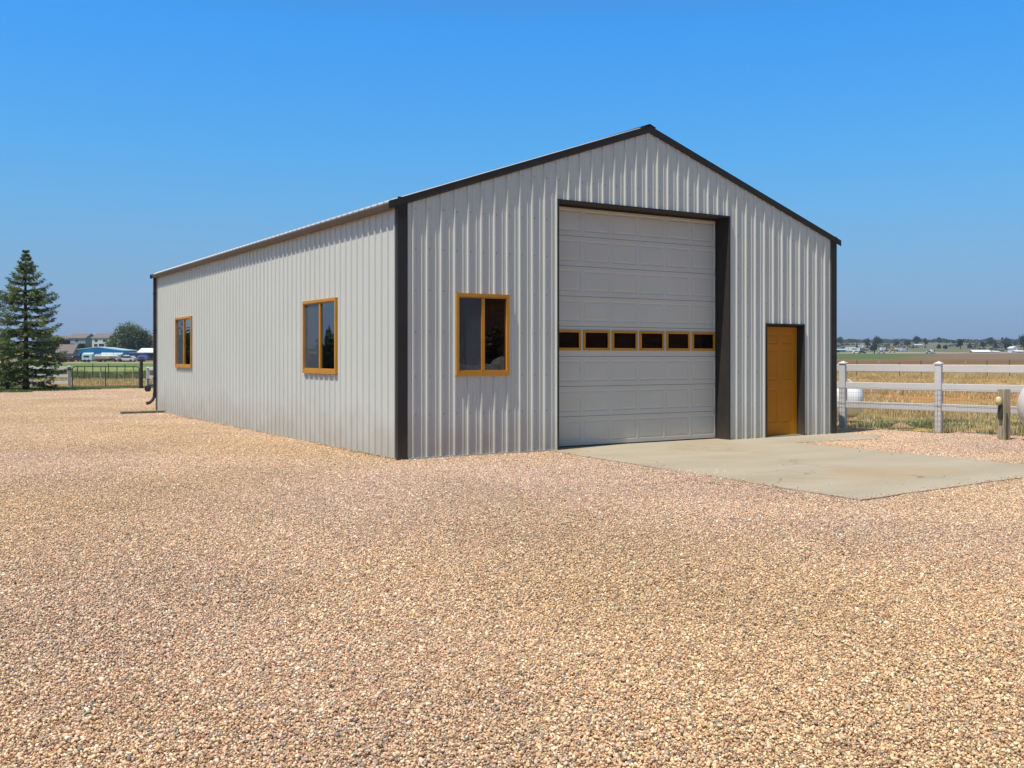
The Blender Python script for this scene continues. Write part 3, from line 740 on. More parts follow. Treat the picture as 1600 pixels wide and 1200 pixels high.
# ------------------------------------------------------------------ white vinyl fences
def vpost(mb, x, y, h, a=.065):
    mb.box(x-a, y-a, 0, x+a, y+a, h-.05, bev=.006)
def fence(name, label, posts, h, rails, mesh=None, rot=0, group=None):
    base = posts[0]; t = thing(name, label, 'fence', (base[0], base[1], 0), 0, group)
    for (x, y) in posts:
        M_ = Matrix.Translation((x-base[0], y-base[1], 0)) @ Matrix.Rotation(rot, 4, 'Z')
        mb = MB(); vpost(mb, 0, 0, h); p = mb.build('post', M_VINYL, t, M_)
        mb = MB(); a = .078; b = .05
        mb.add([(-a,-a,h-.05),(a,-a,h-.05),(a,a,h-.05),(-a,a,h-.05),(-a,-a,h-.03),(a,-a,h-.03),(a,a,h-.03),(-a,a,h-.03),(0,0,h+.015)],
               [(3,2,1,0),(0,1,5,4),(1,2,6,5),(2,3,7,6),(3,0,4,7),(4,5,8),(5,6,8),(6,7,8),(7,4,8)])
        mb.build('post_cap', M_VINYL, p, M_)
    for i in range(len(posts)-1):
        a, b = Vector((*posts[i], 0)), Vector((*posts[i+1], 0)); L_ = (b-a).length; an = math.atan2(b.y-a.y, b.x-a.x)
        M_ = Matrix.Translation((a.x-base[0], a.y-base[1], 0)) @ Matrix.Rotation(an, 4, 'Z')
        for z in rails:
            mb = MB(); mb.box(.05, -.02, z-.07, L_-.05, .02, z+.07, bev=.005); mb.build('rail', M_VINYL, t, M_)
    if mesh:
        mb = MB(); z0, z1, side = mesh
        for i in range(len(posts)-1):
            a, b = Vector((*posts[i], 0)), Vector((*posts[i+1], 0)); L_ = (b-a).length; dr = (b-a)/L_; nn = Vector((dr.y, -dr.x, 0))*side
            k = int(L_/.0508)
            def wp(s, z): return a - Vector((*base, 0)) + dr*s + nn*(.075+.008*noise.noise(Vector((s*2, z, i)))) + Vector((0,0,z+.006*noise.noise(Vector((s*3, z*3, i*3+1)))))
            for q in range(k+1): mb.tube([wp(q*L_/k, z0), wp(q*L_/k, (z0+z1)/2), wp(q*L_/k, z1)], .0017, 3, False)
            nz = int((z1-z0)/.1016)
            for q in range(nz+1):
                z = z0+(z1-z0)*q/nz; rr = .0026 if q in (nz,) else .0018
                ex = .02 if q == nz else 0
                mb.tube([wp(s*L_/16, z + ex*noise.noise(Vector((s*.7, 5, i)))) for s in range(17)], rr, 3, False)
            # slack barbless strand
            mb.tube([wp(s*L_/24, .53+.035*noise.noise(Vector((s*.45+i*9, 2, 0)))) for s in range(25)], .003, 3, False)
        mb.build('wire_mesh', M_WIRE, t)
    return t
p1 = Vector(P(1317.5, 21.15)); p2 = Vector(P(1467, 19.8)); dd = p2-p1
fr_posts = [tuple(p1-dd*1.0), tuple(p1), tuple(p2), tuple(p2+dd), tuple(p2+dd*2)]
an = math.atan2(dd.y, dd.x)
fence('vinyl_fence', 'white three rail vinyl fence with wire mesh beside the right end of the metal building', fr_posts, 1.40, [1.27, .90, .50], (.04, .86, 1), an)
# left fence by the gate
q1 = Vector(P(108, 47.4)); q0 = Vector(P(60, 47.9)); dl = q0-q1
fence('vinyl_fence', 'white three rail vinyl fence running left from the green gate behind the spruce', [tuple(q1), tuple(q1+dl*1.2), tuple(q1+dl*2.6), tuple(q1+dl*4.0)], 1.06, [.95, .58, .26])
r1 = Vector(P(231.5, 46.4)); r2 = Vector(P(255, 46)); fence('vinyl_fence', 'white vinyl fence post and mesh between the gate post and the metal building', [tuple(r1), tuple(r1+(r2-r1)*2.6)], 1.02, [.94, .55], (.03, .9, 1))
# gate
g0 = Vector(P(113, 47.2)); g1 = Vector(P(217.5, 46.6)); L_ = (g1-g0).length
gt = thing('tube_gate', 'closed dark green tube gate with mesh infill across the gravel drive', 'gate', (g0.x, g0.y, 0), math.atan2(g1.y-g0.y, g1.x-g0.x))
r_ = .023; z0, z1 = .05, 1.03; c_ = .16
arc = [(L_-c_+c_*math.sin(t), 0, z1-c_+c_*math.cos(t)) for t in np.linspace(0, math.pi/2, 6)]
arc0 = [(c_-c_*math.cos(t), 0, z1-c_+c_*math.sin(t)) for t in np.linspace(0, math.pi/2, 6)]
mb = MB(); mb.tube([(0,0,z0)]+arc0+arc+[(L_,0,z0)], r_, 6); mb.tube([(0,0,z0),(L_,0,z0)], r_, 6); mb.build('gate_frame', M_GREENSTEEL, gt)
mb = MB(); mb.tube([(L_/2,0,z0),(L_/2,0,z1)], .02, 6); mb.tube([(0,0,.78),(L_,0,.78)], .02, 6); mb.build('crossbar', M_GREENSTEEL, gt)
mb = MB()
for k in range(1, 28): mb.tube([(L_*k/28,0,z0),(L_*k/28,0,.78)], .003, 3, False)
for k in range(1, 7): mb.tube([(0,0,z0+k*.105),(L_,0,z0+k*.105)], .003, 3, False)
mb.build('mesh_infill', M_GREENSTEEL, gt)
x, y = P(220.5, 46.4); mb = MB(); mb.tube([(0,0,-.05),(0,0,.8),(.01,0,1.38)], [.085,.08,.075], 10); o = mb.build('gate_post', mat('dark_stained_post', (.04,.032,.025), .9, var=.3)); o.location = (x, y, 0)
tag(o, 'tall dark round timber gate post at the right end of the green gate', 'post')

# wooden corner post with bell-shaped cover
x, y = P(1568.5, 18.02); wp_ = thing('timber_post', 'square weathered timber post with a yellow cover in front of the white fence', 'post', (x, y, 0), R(-12))
mb = MB(); a = .078; mb.box(-a,-a,-.05,a,a,.925, bev=.006); mb.build('post', M_WOODPOST, wp_)
mb = MB(); mb.smooth = True; mb.lathe([(.005,.015),(.03,.02),(.052,.045),(.057,.09),(.05,.135),(.036,.16),(.015,.17)], 'z', 16, (-.145,-.02,.62)); mb.build('cover', mat('yellowed_plastic', (.62,.56,.25), .5), wp_)
mb = MB(); mb.box(-.125,-.06,.38,-.079,.01,.63, bev=.004); mb.tube([(-.02,-.088,.0),(-.02,-.088,.5)], .012, 6); mb.build('outlet_box', M_TPOST, wp_)

# far wire fence with steel posts, and the one behind the gate
def wire_fence(label, pa, pb, n, h, jit, tall=()):
    t = thing('wire_fence', label, 'fence', (pa[0], pa[1], 0))
    a, b = Vector((0,0,0)), Vector((pb[0]-pa[0], pb[1]-pa[1], 0)); rs = random.Random(n)
    for k in range(n):
        p = a.lerp(b, k/(n-1)); hh = h*rs.uniform(.85, 1.1); lx = rs.uniform(-.04, .04)*h*jit
        mb = MB(); mb.tube([(p.x,p.y,-.05),(p.x+lx,p.y,hh)], .028 if k % 4 else .05, 5); mb.build('post', M_TPOST if k % 4 else M_WOODPOST, t)
    mb = MB()
    for z in (.3, .6, .9): mb.tube([(a.lerp(b, k/30)+Vector((0,0,z*h/1.1+.02*noise.noise(Vector((k,z,0)))))) for k in range(31)], .006, 3, False)
    mb.build('wire', M_WIRE, t); return t
wire_fence('thin steel post wire fence across the golden field beyond the white fence', P(1240, 78), P(1720, 74), 15, 1.15, 2)
wire_fence('dark post wire fence in the field behind the green gate', P(60, 66), P(300, 62), 20, .95, 1)

# ------------------------------------------------------------------ propane tanks
def tank(label, x, y, zc, r, L_, rz, m, flip=1):
    t = thing('propane_tank', label, 'propane tank', (x, y, 0), rz)
    prof = [(.001, 0)]+[(r*math.sin(a), .62*r*(1-math.cos(a))) for a in np.linspace(.12, math.pi/2, 12)]
    prof += [(r, L_-.62*r)] + [(r*math.sin(a), L_-.62*r*(1-math.cos(a))) for a in np.linspace(math.pi/2, .12, 12)][1:] + [(.001, L_)]
    mb = MB(); mb.smooth = True; mb.lathe(prof, 'x', 40, (0, 0, zc)); mb.build('shell', m, t)
    for q in (.22, .78):
        mb = MB(); mb.box(L_*q-.06, -.22, .0, L_*q+.06, .22, zc-r*.72); mb.build('foot', m, t)
    mb = MB(); mb.smooth = True; mb.lathe([(.19, zc+r-.03), (.2, zc+r+.12), (.17, zc+r+.2), (.06, zc+r+.23), (.001, zc+r+.235)], 'z', 20, (L_*.5, 0, 0)); mb.build('dome', m, t)
    for q in (.11, .89):
        pts_ = [(L_*q+.055*math.cos(a), 0, zc+r+.045*math.sin(a)+.0) for a in np.linspace(-.2, math.pi+.2, 9)]
        mb = MB(); mb.tube(pts_, .012, 6); mb.build('lifting_lug', m, t)
    return t
x, y = P(1349, 23.4); ax = Vector((math.cos(YAW), -math.sin(YAW)))
an2 = math.atan2(-math.sin(YAW)-.18, math.cos(YAW))
L1 = 3.0; tank('white propane tank behind the white fence, half hidden by the building corner', x-L1*math.cos(an2), y-L1*math.sin(an2), .50, .415, L1, an2, M_TANK)
x, y = P(1600, 17.6); tank('white propane tank end cut off by the right edge, in front of the fence', x, y, .62, .47, 3.0, an2+.25, M_TANK2)

# ------------------------------------------------------------------ vegetation builders
def needle_mat(): return vmat('spruce_needles', .8, 1.2, .25, isl=.35, trans=.12)
M_NEED = needle_mat(); M_LEAF = vmat('tree_leaves', .8, .5, .22, isl=.35, trans=.2); M_BLADE = vmat('grass_blades', .9, .4, .2, isl=.25, trans=.25)
def spruce(label, loc, seed, group=None, H=6.4):
    rs = np.random.default_rng(seed)
    t = thing('spruce_tree', label, 'tree', loc, rs.uniform(0, 6), group)
    mb = MB(); mb.tube([(0,0,-.1),(0,0,.08),(0,0,.4),(.02,0,2),(0,.03,4.2),(0,0,H-.15)], [.21,.16,.125,.1,.06,.012], 9); tk = mb.build('trunk', M_BARK, t)
    zk = [.3, .8, 1.3, 1.9, 2.5, 3.1, 3.8, 4.3, 4.9, 5.4, 5.9, 6.35]; lk = [1.3, 1.7, 1.55, 1.75, 1.4, 1.42, 1.15, 1.0, .62, .34, .14, .02]
    Vv = []; Cc = []; br = MB()
    z = .42
    while z < H-.12:
        Lm = float(np.interp(z, zk, lk)); nb = int(rs.integers(6, 9)) if z > .9 else 5
        a0 = rs.uniform(0, 6.28)
        for b in range(nb):
            az = a0 + b*2*np.pi/nb + rs.normal(0, .18); L0 = Lm*rs.uniform(.66, 1.12)
            sl0 = np.interp(z, [0, 2, 4.5, 6.3], [-.22, -.2, .05, .9]) + rs.normal(0, .07)
            dirx, diry = math.cos(az), math.sin(az); n = 7
            pp = [np.array([dirx*L0*t_, diry*L0*t_, z + L0*(sl0*t_ + .24*t_**3)]) for t_ in np.linspace(0, 1, n)]
            br.tube([tuple(p) for p in pp], [max(.006, .024*L0*(1-t_)) for t_ in np.linspace(0, 1, n)], 4, False)
            tint = rs.uniform(.6, 1.4); 
            nt_ = int(10+18*L0)
            for q in range(nt_):
                t_ = .14+.86*(q+rs.random())/nt_; p = np.array([np.interp(t_, np.linspace(0,1,n), [a[i] for a in pp]) for i in range(3)])
                sd = 1 if q % 2 else -1; an_ = az + sd*rs.uniform(.55, 1.1)*(1-.35*t_); tl = (.14*min(1, .25+Lm)+.40*L0*(1-t_)**.8)*rs.uniform(.6, 1.1)
                if t_ > .93: tl = .16*min(1, .3+Lm); an_ = az+rs.normal(0, .3)
                dz_ = rs.uniform(-.42, -.05)
                nn_ = int(5+tl*34)
                s_ = np.sqrt(rs.random(nn_))*tl
                base = p[None]+np.c_[np.cos(an_)*s_, np.sin(an_)*s_, dz_*s_]+rs.normal(0, .016, (nn_, 3))
                d_ = rs.normal(0, 1, (nn_, 3)); d_[:, 2] = d_[:, 2]*.5-.1; d_ += np.array([math.cos(an_), math.sin(an_), -.1])*1.1
                d_ /= np.linalg.norm(d_, axis=1)[:, None]; e_ = np.cross(d_, rs.normal(0, 1, (nn_, 3))); e_ /= np.linalg.norm(e_, axis=1)[:, None]
                l_ = rs.uniform(.05, .10, nn_)[:, None]; w__ = rs.uniform(.012, .022, nn_)[:, None]
                tri = np.stack([base-e_*w__, base+e_*w__, base+d_*l_], 1)
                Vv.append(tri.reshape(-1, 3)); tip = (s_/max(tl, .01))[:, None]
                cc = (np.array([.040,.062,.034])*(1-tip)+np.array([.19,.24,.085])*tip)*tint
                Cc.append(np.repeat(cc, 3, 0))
        z += rs.uniform(.18, .32)*np.interp(z, [0, 6], [1.25, .8])
    br.build('branches', M_BARK, t)
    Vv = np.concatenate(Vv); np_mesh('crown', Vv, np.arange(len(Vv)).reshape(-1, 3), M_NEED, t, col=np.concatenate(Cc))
    return t
def leafy(name, label, loc, h, wd, seed, col, n=1600, ls=.35, cat='tree', group=None, low=.18, blobs=9, tall=0):
    rs = np.random.default_rng(seed); t = thing(name, label, cat, loc, 0, group)
    mb = MB(); tr_ = h*.035+.05
    mb.tube([(0,0,-.3),(0,0,h*.12),(rs.normal(0,.02)*h,0,h*.45),(0,rs.normal(0,.02)*h,h*.8)], [tr_*1.3, tr_, tr_*.7, tr_*.2], 7)
    Cn = []; 
    for b in range(blobs):
        a = rs.uniform(0, 6.28); r = wd*.5*rs.uniform(.15, .68); zz = h*(low+(1-low)*rs.uniform(.22, .86)); k = 1-.5*abs(zz/h-.5)
        rad = wd*rs.uniform(.17, .28)*k*(1 if tall == 0 else .8)
        if zz+rad > h: zz = h-rad
        ctr = np.array([math.cos(a)*r*k, math.sin(a)*r*k, zz]); Cn.append((ctr, rad))
        mb.tube([(0,0,h*.2),tuple(ctr*.5+np.array([0,0,h*.12])),tuple(ctr)], [tr_*.5, tr_*.3, tr_*.08], 5, False)
    Cn.append((np.array([rs.normal(0,.05)*wd,0,h*.86]), wd*.2)); Cn.append((np.array([0,0,h*(.5+low*.3)]), wd*.3))
    mb.build('trunk', M_BARK, t)
    Vv = []; Cc = []; per = n//len(Cn)
    for ctr, rad in Cn:
        d = rs.normal(0, 1, (per, 3)); d /= np.linalg.norm(d, axis=1)[:, None]; r = rad*(rs.random(per)**.4)*(1+.25*rs.normal(0, 1, per))
        p = ctr+d*r[:, None]*np.array([1.1, 1.1, .95]); p[:, 2] = np.maximum(p[:, 2], h*low*.5)
        nn_ = rs.normal(0, 1, (per, 3)); nn_[:, 2] += .6; nn_ /= np.linalg.norm(nn_, axis=1)[:, None]
        e1 = np.cross(nn_, rs.normal(0, 1, (per, 3))); e1 /= np.linalg.norm(e1, axis=1)[:, None]; e2 = np.cross(nn_, e1)
        s = ls*rs.uniform(.5, 1.2, per)[:, None]
        Vv.append(np.stack([p-e1*s*.5-e2*s*.3, p+e1*s*.4-e2*s*.4, p+e1*s*.5+e2*s*.35, p-e1*s*.35+e2*s*.45], 1).reshape(-1, 3))
        Cc.append(np.repeat(np.array(col)[None]*rs.uniform(.75, 1.3)*rs.uniform(.7, 1.35, (per, 1)), 4, 0))
    Vv = np.concatenate(Vv); np_mesh('crown', Vv, np.arange(len(Vv)).reshape(-1, 4), M_LEAF, t, col=np.clip(np.concatenate(Cc), 0, .6))
    return t
x, y = P(40.5, 44.6)
sp = spruce('tall blue green spruce tree standing on the grass at the left edge', (x, y, -.02), 11)
# the spruce mirrored in the nearer side window stands out of frame to the left
s2 = copy_tree(sp); s2.location = (-33.2, 86.4, -.1); s2.rotation_euler.z = 2; s2.scale = (.8, .8, .78); s2['label'] = 'second spruce tree left of the frame, mirrored in the nearer side window'
# big trees left of frame mirrored in the rear side window
leafy('cottonwood_tree', 'dark leafy tree left of the frame, mirrored in the rear side window', (-21, 96, 0), 3.3, 8, 5, (.035,.055,.02), 1500, .6)
leafy('hedge_bush', 'low dark bush left of the frame, below the mirrored spruce', (-29, 76, 0), 2.3, 7, 6, (.03,.045,.02), 1500, .4, 'bush')

# ------------------------------------------------------------------ grass
def clump(n, h, spread, cols, seed, wdt=.006, lean=.35):
    rs = np.random.default_rng(seed); b = rs.normal(0, spread, (n, 2)); a = rs.uniform(0, 6.28, n); hh = h*rs.uniform(.45, 1.15, n)
    ln = rs.uniform(.05, lean, n)*hh; d = np.c_[np.cos(a), np.sin(a)]; s = np.c_[-d[:, 1], d[:, 0]]*wdt*rs.uniform(.6, 1.5, n)[:, None]
    z0 = np.zeros((n, 1))-.01; P0 = np.c_[b-s, z0]; P1 = np.c_[b+s, z0]; Pm1 = np.c_[b+s*.8+d*ln[:, None]*.35, hh*.55]; Pm0 = np.c_[b-s*.8+d*ln[:, None]*.35, hh*.55]
    T1 = np.c_[b+s*.15+d*ln[:, None], hh]; T0 = np.c_[b-s*.15+d*ln[:, None], hh]
    V = np.stack([P0, P1, Pm1, Pm0, T1, T0], 1).reshape(-1, 3); k = np.arange(n)*6
    Fq = np.concatenate([np.c_[k, k+1, k+2, k+3], np.c_[k+3, k+2, k+4, k+5]]); cl = np.array(cols)[rs.integers(0, len(cols), n)]*rs.uniform(.75, 1.2, (n, 1))
    return np_mesh('grass_clump', V, Fq, M_BLADE, col=np.repeat(cl, 6, 0))
GOLD = [(.66,.44,.19),(.72,.54,.27),(.55,.35,.15),(.74,.60,.34),(.45,.38,.18)]; STRAW = [(.62,.50,.28),(.68,.57,.36),(.42,.39,.18),(.32,.33,.14)]; GREEN = [(.13,.18,.07),(.19,.23,.09),(.11,.15,.06),(.30,.31,.14)]
def region(u0, u1, d0, d1, dens, pred=None):
    out = []; A = (u1-u0)/F*(d1*d1-d0*d0)/2; n = int(A*dens)
    for _ in range(n):
        D = math.sqrt(random.uniform(d0*d0, d1*d1)); u = random.uniform(u0, u1); x, y = P(u, D)
        if inside(x, y) or (-.3 < x < W+.2 and -.3 < y < LEN+.3): continue
        if pred and not pred(x, y, D, u): continue
        out.append((x, y, terrain(x, y)))
    return out
def do_scatter(name, label, pts, smin, smax, variants):
    n = len(pts); scatter(name, label, 'grass', pts, rng.uniform(0, 6.28, n), rng.uniform(smin, smax, n), rng.integers(0, len(variants), n), variants)
wz = lambda x, y, s=.35, k=0: noise.noise(Vector((x*s, y*s, k)))
gp = region(1180, 1800, 24.5, 60, 5.0, lambda x, y, D, u: wz(x, y, .22) > -.15) + region(1180, 1760, 60, 125, 1.2) + region(-160, 300, 50, 64, 2.2)
do_scatter('dry_grass', 'tall golden dry grass covering the pasture beyond the fences', gp, .6, 1.15, [clump(50, .2, .22, GOLD, s, .007, .9) for s in (1, 2, 3)])
gp = region(1200, 1800, 17.5, 29, 9, lambda x, y, D, u: wz(x, y, .8, 2) > -.12)
do_scatter('straw_grass', 'short straw coloured grass and stubble around the white fence', gp, .5, 1.1, [clump(40, .13, .12, STRAW, s, .005, .7) for s in (4, 5)])
gp = region(1360, 1800, 20.5, 25.5, 7, lambda x, y, D, u: abs(D-22.7+.5*wz(x, y, .6, 4)) < .9+1.3*wz(x, y, .8, 6)) + region(1330, 1800, 18, 20.8, 3, lambda x, y, D, u: wz(x, y, 1.1, 9) > .25)
do_scatter('green_weeds', 'low green weeds growing along the foot of the white fence', gp, .6, 1.2, [clump(70, .10, .17, GREEN+[(.36,.34,.17)], s, .009, 1.1) for s in (6, 7)])
gp = region(-220, 250, 43.0, 49.5, 16)
do_scatter('lawn_grass', 'short green grass strip under the spruce and along the gate', gp, .5, 1.1, [clump(60, .11, .2, GREEN+[(.30,.32,.10)], s, .010, .8) for s in (8, 9)])
gp = region(-160, 250, 64, 90, 1.6, lambda x, y, D, u: wz(x, y, .15, 3) > -.1)
do_scatter('meadow_grass', 'olive green meadow grass in the field behind the gate', gp, .8, 1.6, [clump(50, .3, .2, [(.20,.22,.08),(.30,.29,.11),(.13,.16,.06)], s, .009) for s in (10, 11)])
# weed seedlings at the foot of the long wall
gp = [(-.05-abs(random.gauss(0, .05)), random.uniform(.2, 15), 0) for _ in range(70)]
do_scatter('wall_weeds', 'tiny dry weeds at the foot of the long grey wall', gp, .25, .7, [clump(18, .09, .04, STRAW+GREEN[:1], 12, .003, .8)])
# low mound of dirt by the fence
mb = MB(); mb.smooth = True
N_ = 14
gv = [((i/N_-.5)*1.5, (j/N_-.5)*.9, max(-.05, .17*math.exp(-((i/N_-.5)*3.4)**2-((j/N_-.5)*3.4)**2)*(1+.8*noise.noise(Vector((i*.5, j*.5, 0))))-.03)) for i in range(N_+1) for j in range(N_+1)]
mb.add(gv, [(i*(N_+1)+j, (i+1)*(N_+1)+j, (i+1)*(N_+1)+j+1, i*(N_+1)+j+1) for i in range(N_) for j in range(N_)])
o = mb.build('dirt_mound', mat('brown_soil', (.34,.21,.12), .95, var=.35, vscale=9, bump=.8, bscale=20)); x, y = P(1407, 21.6); o.location = (x, y, 0); o.rotation_euler.z = -.5; o.scale = (.4, .4, .55)
tag(o, 'small mound of brown dirt behind the white fence between its posts', 'dirt mound')

# ------------------------------------------------------------------ far buildings, vehicles, trees
def col_mat(name, c_, rough=.6): return mat(name, c_, rough, var=.06)
M_WIN = glass_mat('far_window', (.05,.05,.06)); M_WIN2 = mat('dark_opening', (.02,.022,.03), .6)
M_GREYROOF = col_mat('grey_shingle', (.17,.145,.13), .9); M_CREAM = col_mat('cream_siding', (.60,.57,.48)); M_GREYSID = col_mat('grey_siding', (.26,.27,.29)); M_WHITE = col_mat('white_paint', (.78,.78,.78)); M_BLUE = col_mat('blue_metal_siding', (.04,.36,.66)); M_LBLUE = col_mat('pale_blue_metal', (.40,.56,.64)); M_TAN = col_mat('tan_siding', (.40,.34,.28)); M_TEAL = col_mat('teal_siding', (.20,.32,.36))
def gabled(name, label, loc, rz, w_, d_, h_, rise, mw, mr, wins=(), ridge='x', doors=(), cat='house', group=None, ov=.4):
    """w_ along x (camera side), d_ deep; wins/doors: (x, z, w, h) on the camera side"""
    t = thing(name, label, cat, loc, rz, group)
    mb = MB()
    if ridge == 'x':
        mb.prism([(0,-1),(d_,-1),(d_,h_),(d_/2,h_+rise),(0,h_)], 'x', -w_/2, w_/2)
    else:
        mb.prism([(-w_/2,-1),(w_/2,-1),(w_/2,h_),(0,h_+rise),(-w_/2,h_)], 'y', 0, d_)
    mb.build('wall', mw, t)
    mb = MB(); th = .18
    if ridge == 'x':
        s = rise/(d_/2)
        mb.prism([(-ov,h_-ov*s+.02),(d_/2,h_+rise+.02),(d_+ov,h_-ov*s+.02),(d_+ov,h_-ov*s+.02+th),(d_/2,h_+rise+.02+th),(-ov,h_-ov*s+.02+th)], 'x', -w_/2-ov, w_/2+ov)
    else:
        s = rise/(w_/2)
        mb.prism([(-w_/2-ov,h_-ov*s+.02),(0,h_+rise+.02),(w_/2+ov,h_-ov*s+.02),(w_/2+ov,h_-ov*s+.02+th),(0,h_+rise+.02+th),(-w_/2-ov,h_-ov*s+.02+th)], 'y', -ov, d_+ov)
    mb.build('roof', mr, t)
    for x, z, a, b in wins:
        mb = MB(); mb.box(x-a/2-.1, -.05, z-.1, x+a/2+.1, -.004, z+b+.1); f = mb.build('window', M_WHITE, t)
        mb = MB(); mb.box(x-a/2, -.07, z, x+a/2, -.052, z+b); mb.build('pane', M_WIN2, f)
    for x, z, a, b in doors:
        mb = MB(); mb.box(x-a/2, -.04, z, x+a/2, -.005, z+b); mb.build('door', M_WIN2, t)
    return t
FACE = -YAW     # camera-facing heading
def LX(u, D): return at_left(u, D)[:3]
# left: houses on the rise
gabled('ranch_house', 'two storey cream gabled house on the rise, right of the pair on the skyline', LX(157, 450), FACE-.35, 9.5, 8, 4.4, 2.0, M_CREAM, M_GREYROOF, [(-2.6,.5,2,1.2),(.6,.5,3,1.3),(-2.4,2.6,1.6,1.2),(2.6,2.5,2.4,1.2)])
gabled('ranch_house', 'two storey pale blue grey house on the rise, left of the pair on the skyline', LX(120, 455), FACE-.2, 8.6, 8, 4.3, 1.9, M_GREYSID, M_GREYROOF, [(-2,.6,2.2,1.3),(1.8,.6,2.4,1.3),(0,2.6,2,1.1)])
gabled('ranch_house', 'low grey roofed house half hidden behind the spruce, on the skyline', LX(97, 462), FACE+.1, 7, 8, 3.6, 1.6, M_GREYSID, M_GREYROOF, [(0,1.2,2,1.2)])
gabled('ranch_house', 'brown roofed house beside the rear corner of the metal building', LX(236, 400), FACE+.5, 9, 8, 4.2, 2.0, M_TAN, M_GREYROOF, [(-2,1.5,2,1.2),(2,1.5,2,1.2)])
gabled('storage_shed', 'white roofed shed beside the downspout corner of the metal building', LX(240, 275), FACE, 8, 6, 2.2, 1.0, M_GREYSID, M_WHITE, [], doors=[(0,0,5,1.9)], cat='shed')
gabled('farm_shed', 'dull brown shed with a wide grey roof left of the blue building', LX(96.5, 285), FACE+.1, 5.6, 8, 1.9, 2.4, M_TAN, M_GREYROOF, [(1.2,.7,1,.8)], cat='shed')
bb = thing('blue_workshop', 'long bright blue metal workshop with low pale roof across the field', 'workshop', LX(157, 268), FACE+.12)
mb = MB(); mb.prism([(-5.7,-1),(5.9,-1),(5.9,2.7),(-.6,3.55),(-5.7,3.0)], 'y', 0, 14); mb.build('wall', M_BLUE, bb)
mb = MB(); mb.prism([(-6.0,2.98),(-.6,3.56),(6.2,2.68),(6.2,2.84),(-.6,3.74),(-6.0,3.14)], 'y', -.5, 14.4); mb.build('roof', M_LBLUE, bb)
for x, a in ((-2.9, 2.0), (1.9, 2.4), (4.7, 1.8)):
    mb = MB(); mb.box(x-a/2, -.05, 0, x+a/2, -.006, 1.9); mb.build('door', M_WIN2, bb)
    mb = MB(); mb.prism([(-1.2,1.75),(-1.15,1.85),(-.055,2.25),(-.055,2.1)], 'x', x-a/2-.3, x+a/2+.3); mb.build('awning', M_LBLUE, bb)
mb = MB(); mb.box(-5.2,-.05,.0,-4.5,-.006,1.9); mb.build('door', M_WIN2, bb)
# vehicles
def car_body(mb, L_, h, cabh, w_, van=False):
    if van: pr = [(-L_/2,.35),(L_/2,.35),(L_/2,.9),(L_/2-.25,1.0),(L_/2-.8,h),(-L_/2+.05,h)]
    else: pr = [(-L_/2,.35),(L_/2,.35),(L_/2,.78),(L_/2-.25,.88),(L_/2-1.2,.95),(L_/2-1.75,h),(-L_/2+.85,h),(-L_/2+.25,.98),(-L_/2,.92)]
    mb.prism(pr, 'y', -w_/2, w_/2)
def vehicle(name, label, cat, loc, rz, c_, van=False, h=1.5, L_=4.4, group='vehicles parked by the blue workshop', s=1):
    t = thing(name, label, cat, loc, rz, group, s); m = mat('car_paint', c_, .3, coat=.5)
    mb = MB(); car_body(mb, L_, h, .5, 1.75, van); mb.build('body', m, t)
    mb = MB()
    if van: mb.prism([(L_/2-1.35,1.0),(L_/2-.35,1.0),(L_/2-.86,h-.08),(L_/2-1.35,h-.08)], 'y', -.885, .885)
    else: mb.prism([(-L_/2+.5,1.0),(L_/2-1.35,1.0),(L_/2-1.8,h-.07),(-L_/2+.95,h-.07)], 'y', -.885, .885)
    mb.build('window', M_WIN2, t)
    for x in (-L_/2+.85, L_/2-.85):
        for y in (-.8, .8):
            mb = MB(); mb.lathe([(.2,-.11),(.33,-.1),(.33,.1),(.2,.11)], 'y', 14, (x, y, .33)); mb.build('wheel', M_BLACK, t)
    return t
def boat(label, loc, rz, group='boats parked by the blue workshop'):
    t = thing('motor_boat', label, 'boat', loc, rz, group)
    V = []; 
    for x, w_, zb in ((-2.6,1.0,.75),(-1,1.05,.7),(1,.95,.75),(2.2,.5,.95),(2.9,.03,1.25)): V += [(x,-w_,1.45),(x,0,zb),(x,w_,1.45)]
    fs = []
    for i in range(4): fs += [(i*3,i*3+1,i*3+4,i*3+3),(i*3+1,i*3+2,i*3+5,i*3+4),(i*3,i*3+3,i*3+5,i*3+2)]
    fs += [(0,2,1)]; mb = MB(); mb.add(V, fs); mb.build('hull', M_WHITE, t)
    mb = MB(); mb.prism([(-.8,1.455),(1.0,1.455),(.5,1.95),(-.6,2.0)], 'y', -.7, .7); mb.build('cabin', M_WHITE, t)
    mb = MB(); mb.box(-2.2,-.5,.35,2.9,.5,.45); mb.lathe([(.1,-1.1),(.3,-1.1),(.3,-.9),(.1,-.9)], 'y', 12, (-.6,0,.3)); mb.build('trailer', M_TPOST, t)
    return t
def box_trailer(label, loc, rz, L_, h, m, group=None, cat='trailer', stripe=None):
    t = thing('box_trailer', label, cat, loc, rz, group)
    mb = MB(); mb.box(-L_/2,-1.1,.5,L_/2,1.1,h, bev=.08); mb.build('body', m, t)
    mb = MB(); mb.box(-L_*.3,-1.13,h*.6,L_*.2,-1.105,h*.8); mb.build('window', M_WIN2, t)
    for x in (-.5,.4):
        mb = MB(); mb.lathe([(.2,-1.12),(.35,-1.1),(.35,-.9),(.2,-.88)], 'y', 12, (x,0,.36)); mb.build('wheel', M_BLACK, t)
    mb = MB(); mb.box(L_/2+.005,-.1,.5,L_/2+1.1,.1,.6); mb.build('drawbar', M_TPOST, t)
    return t
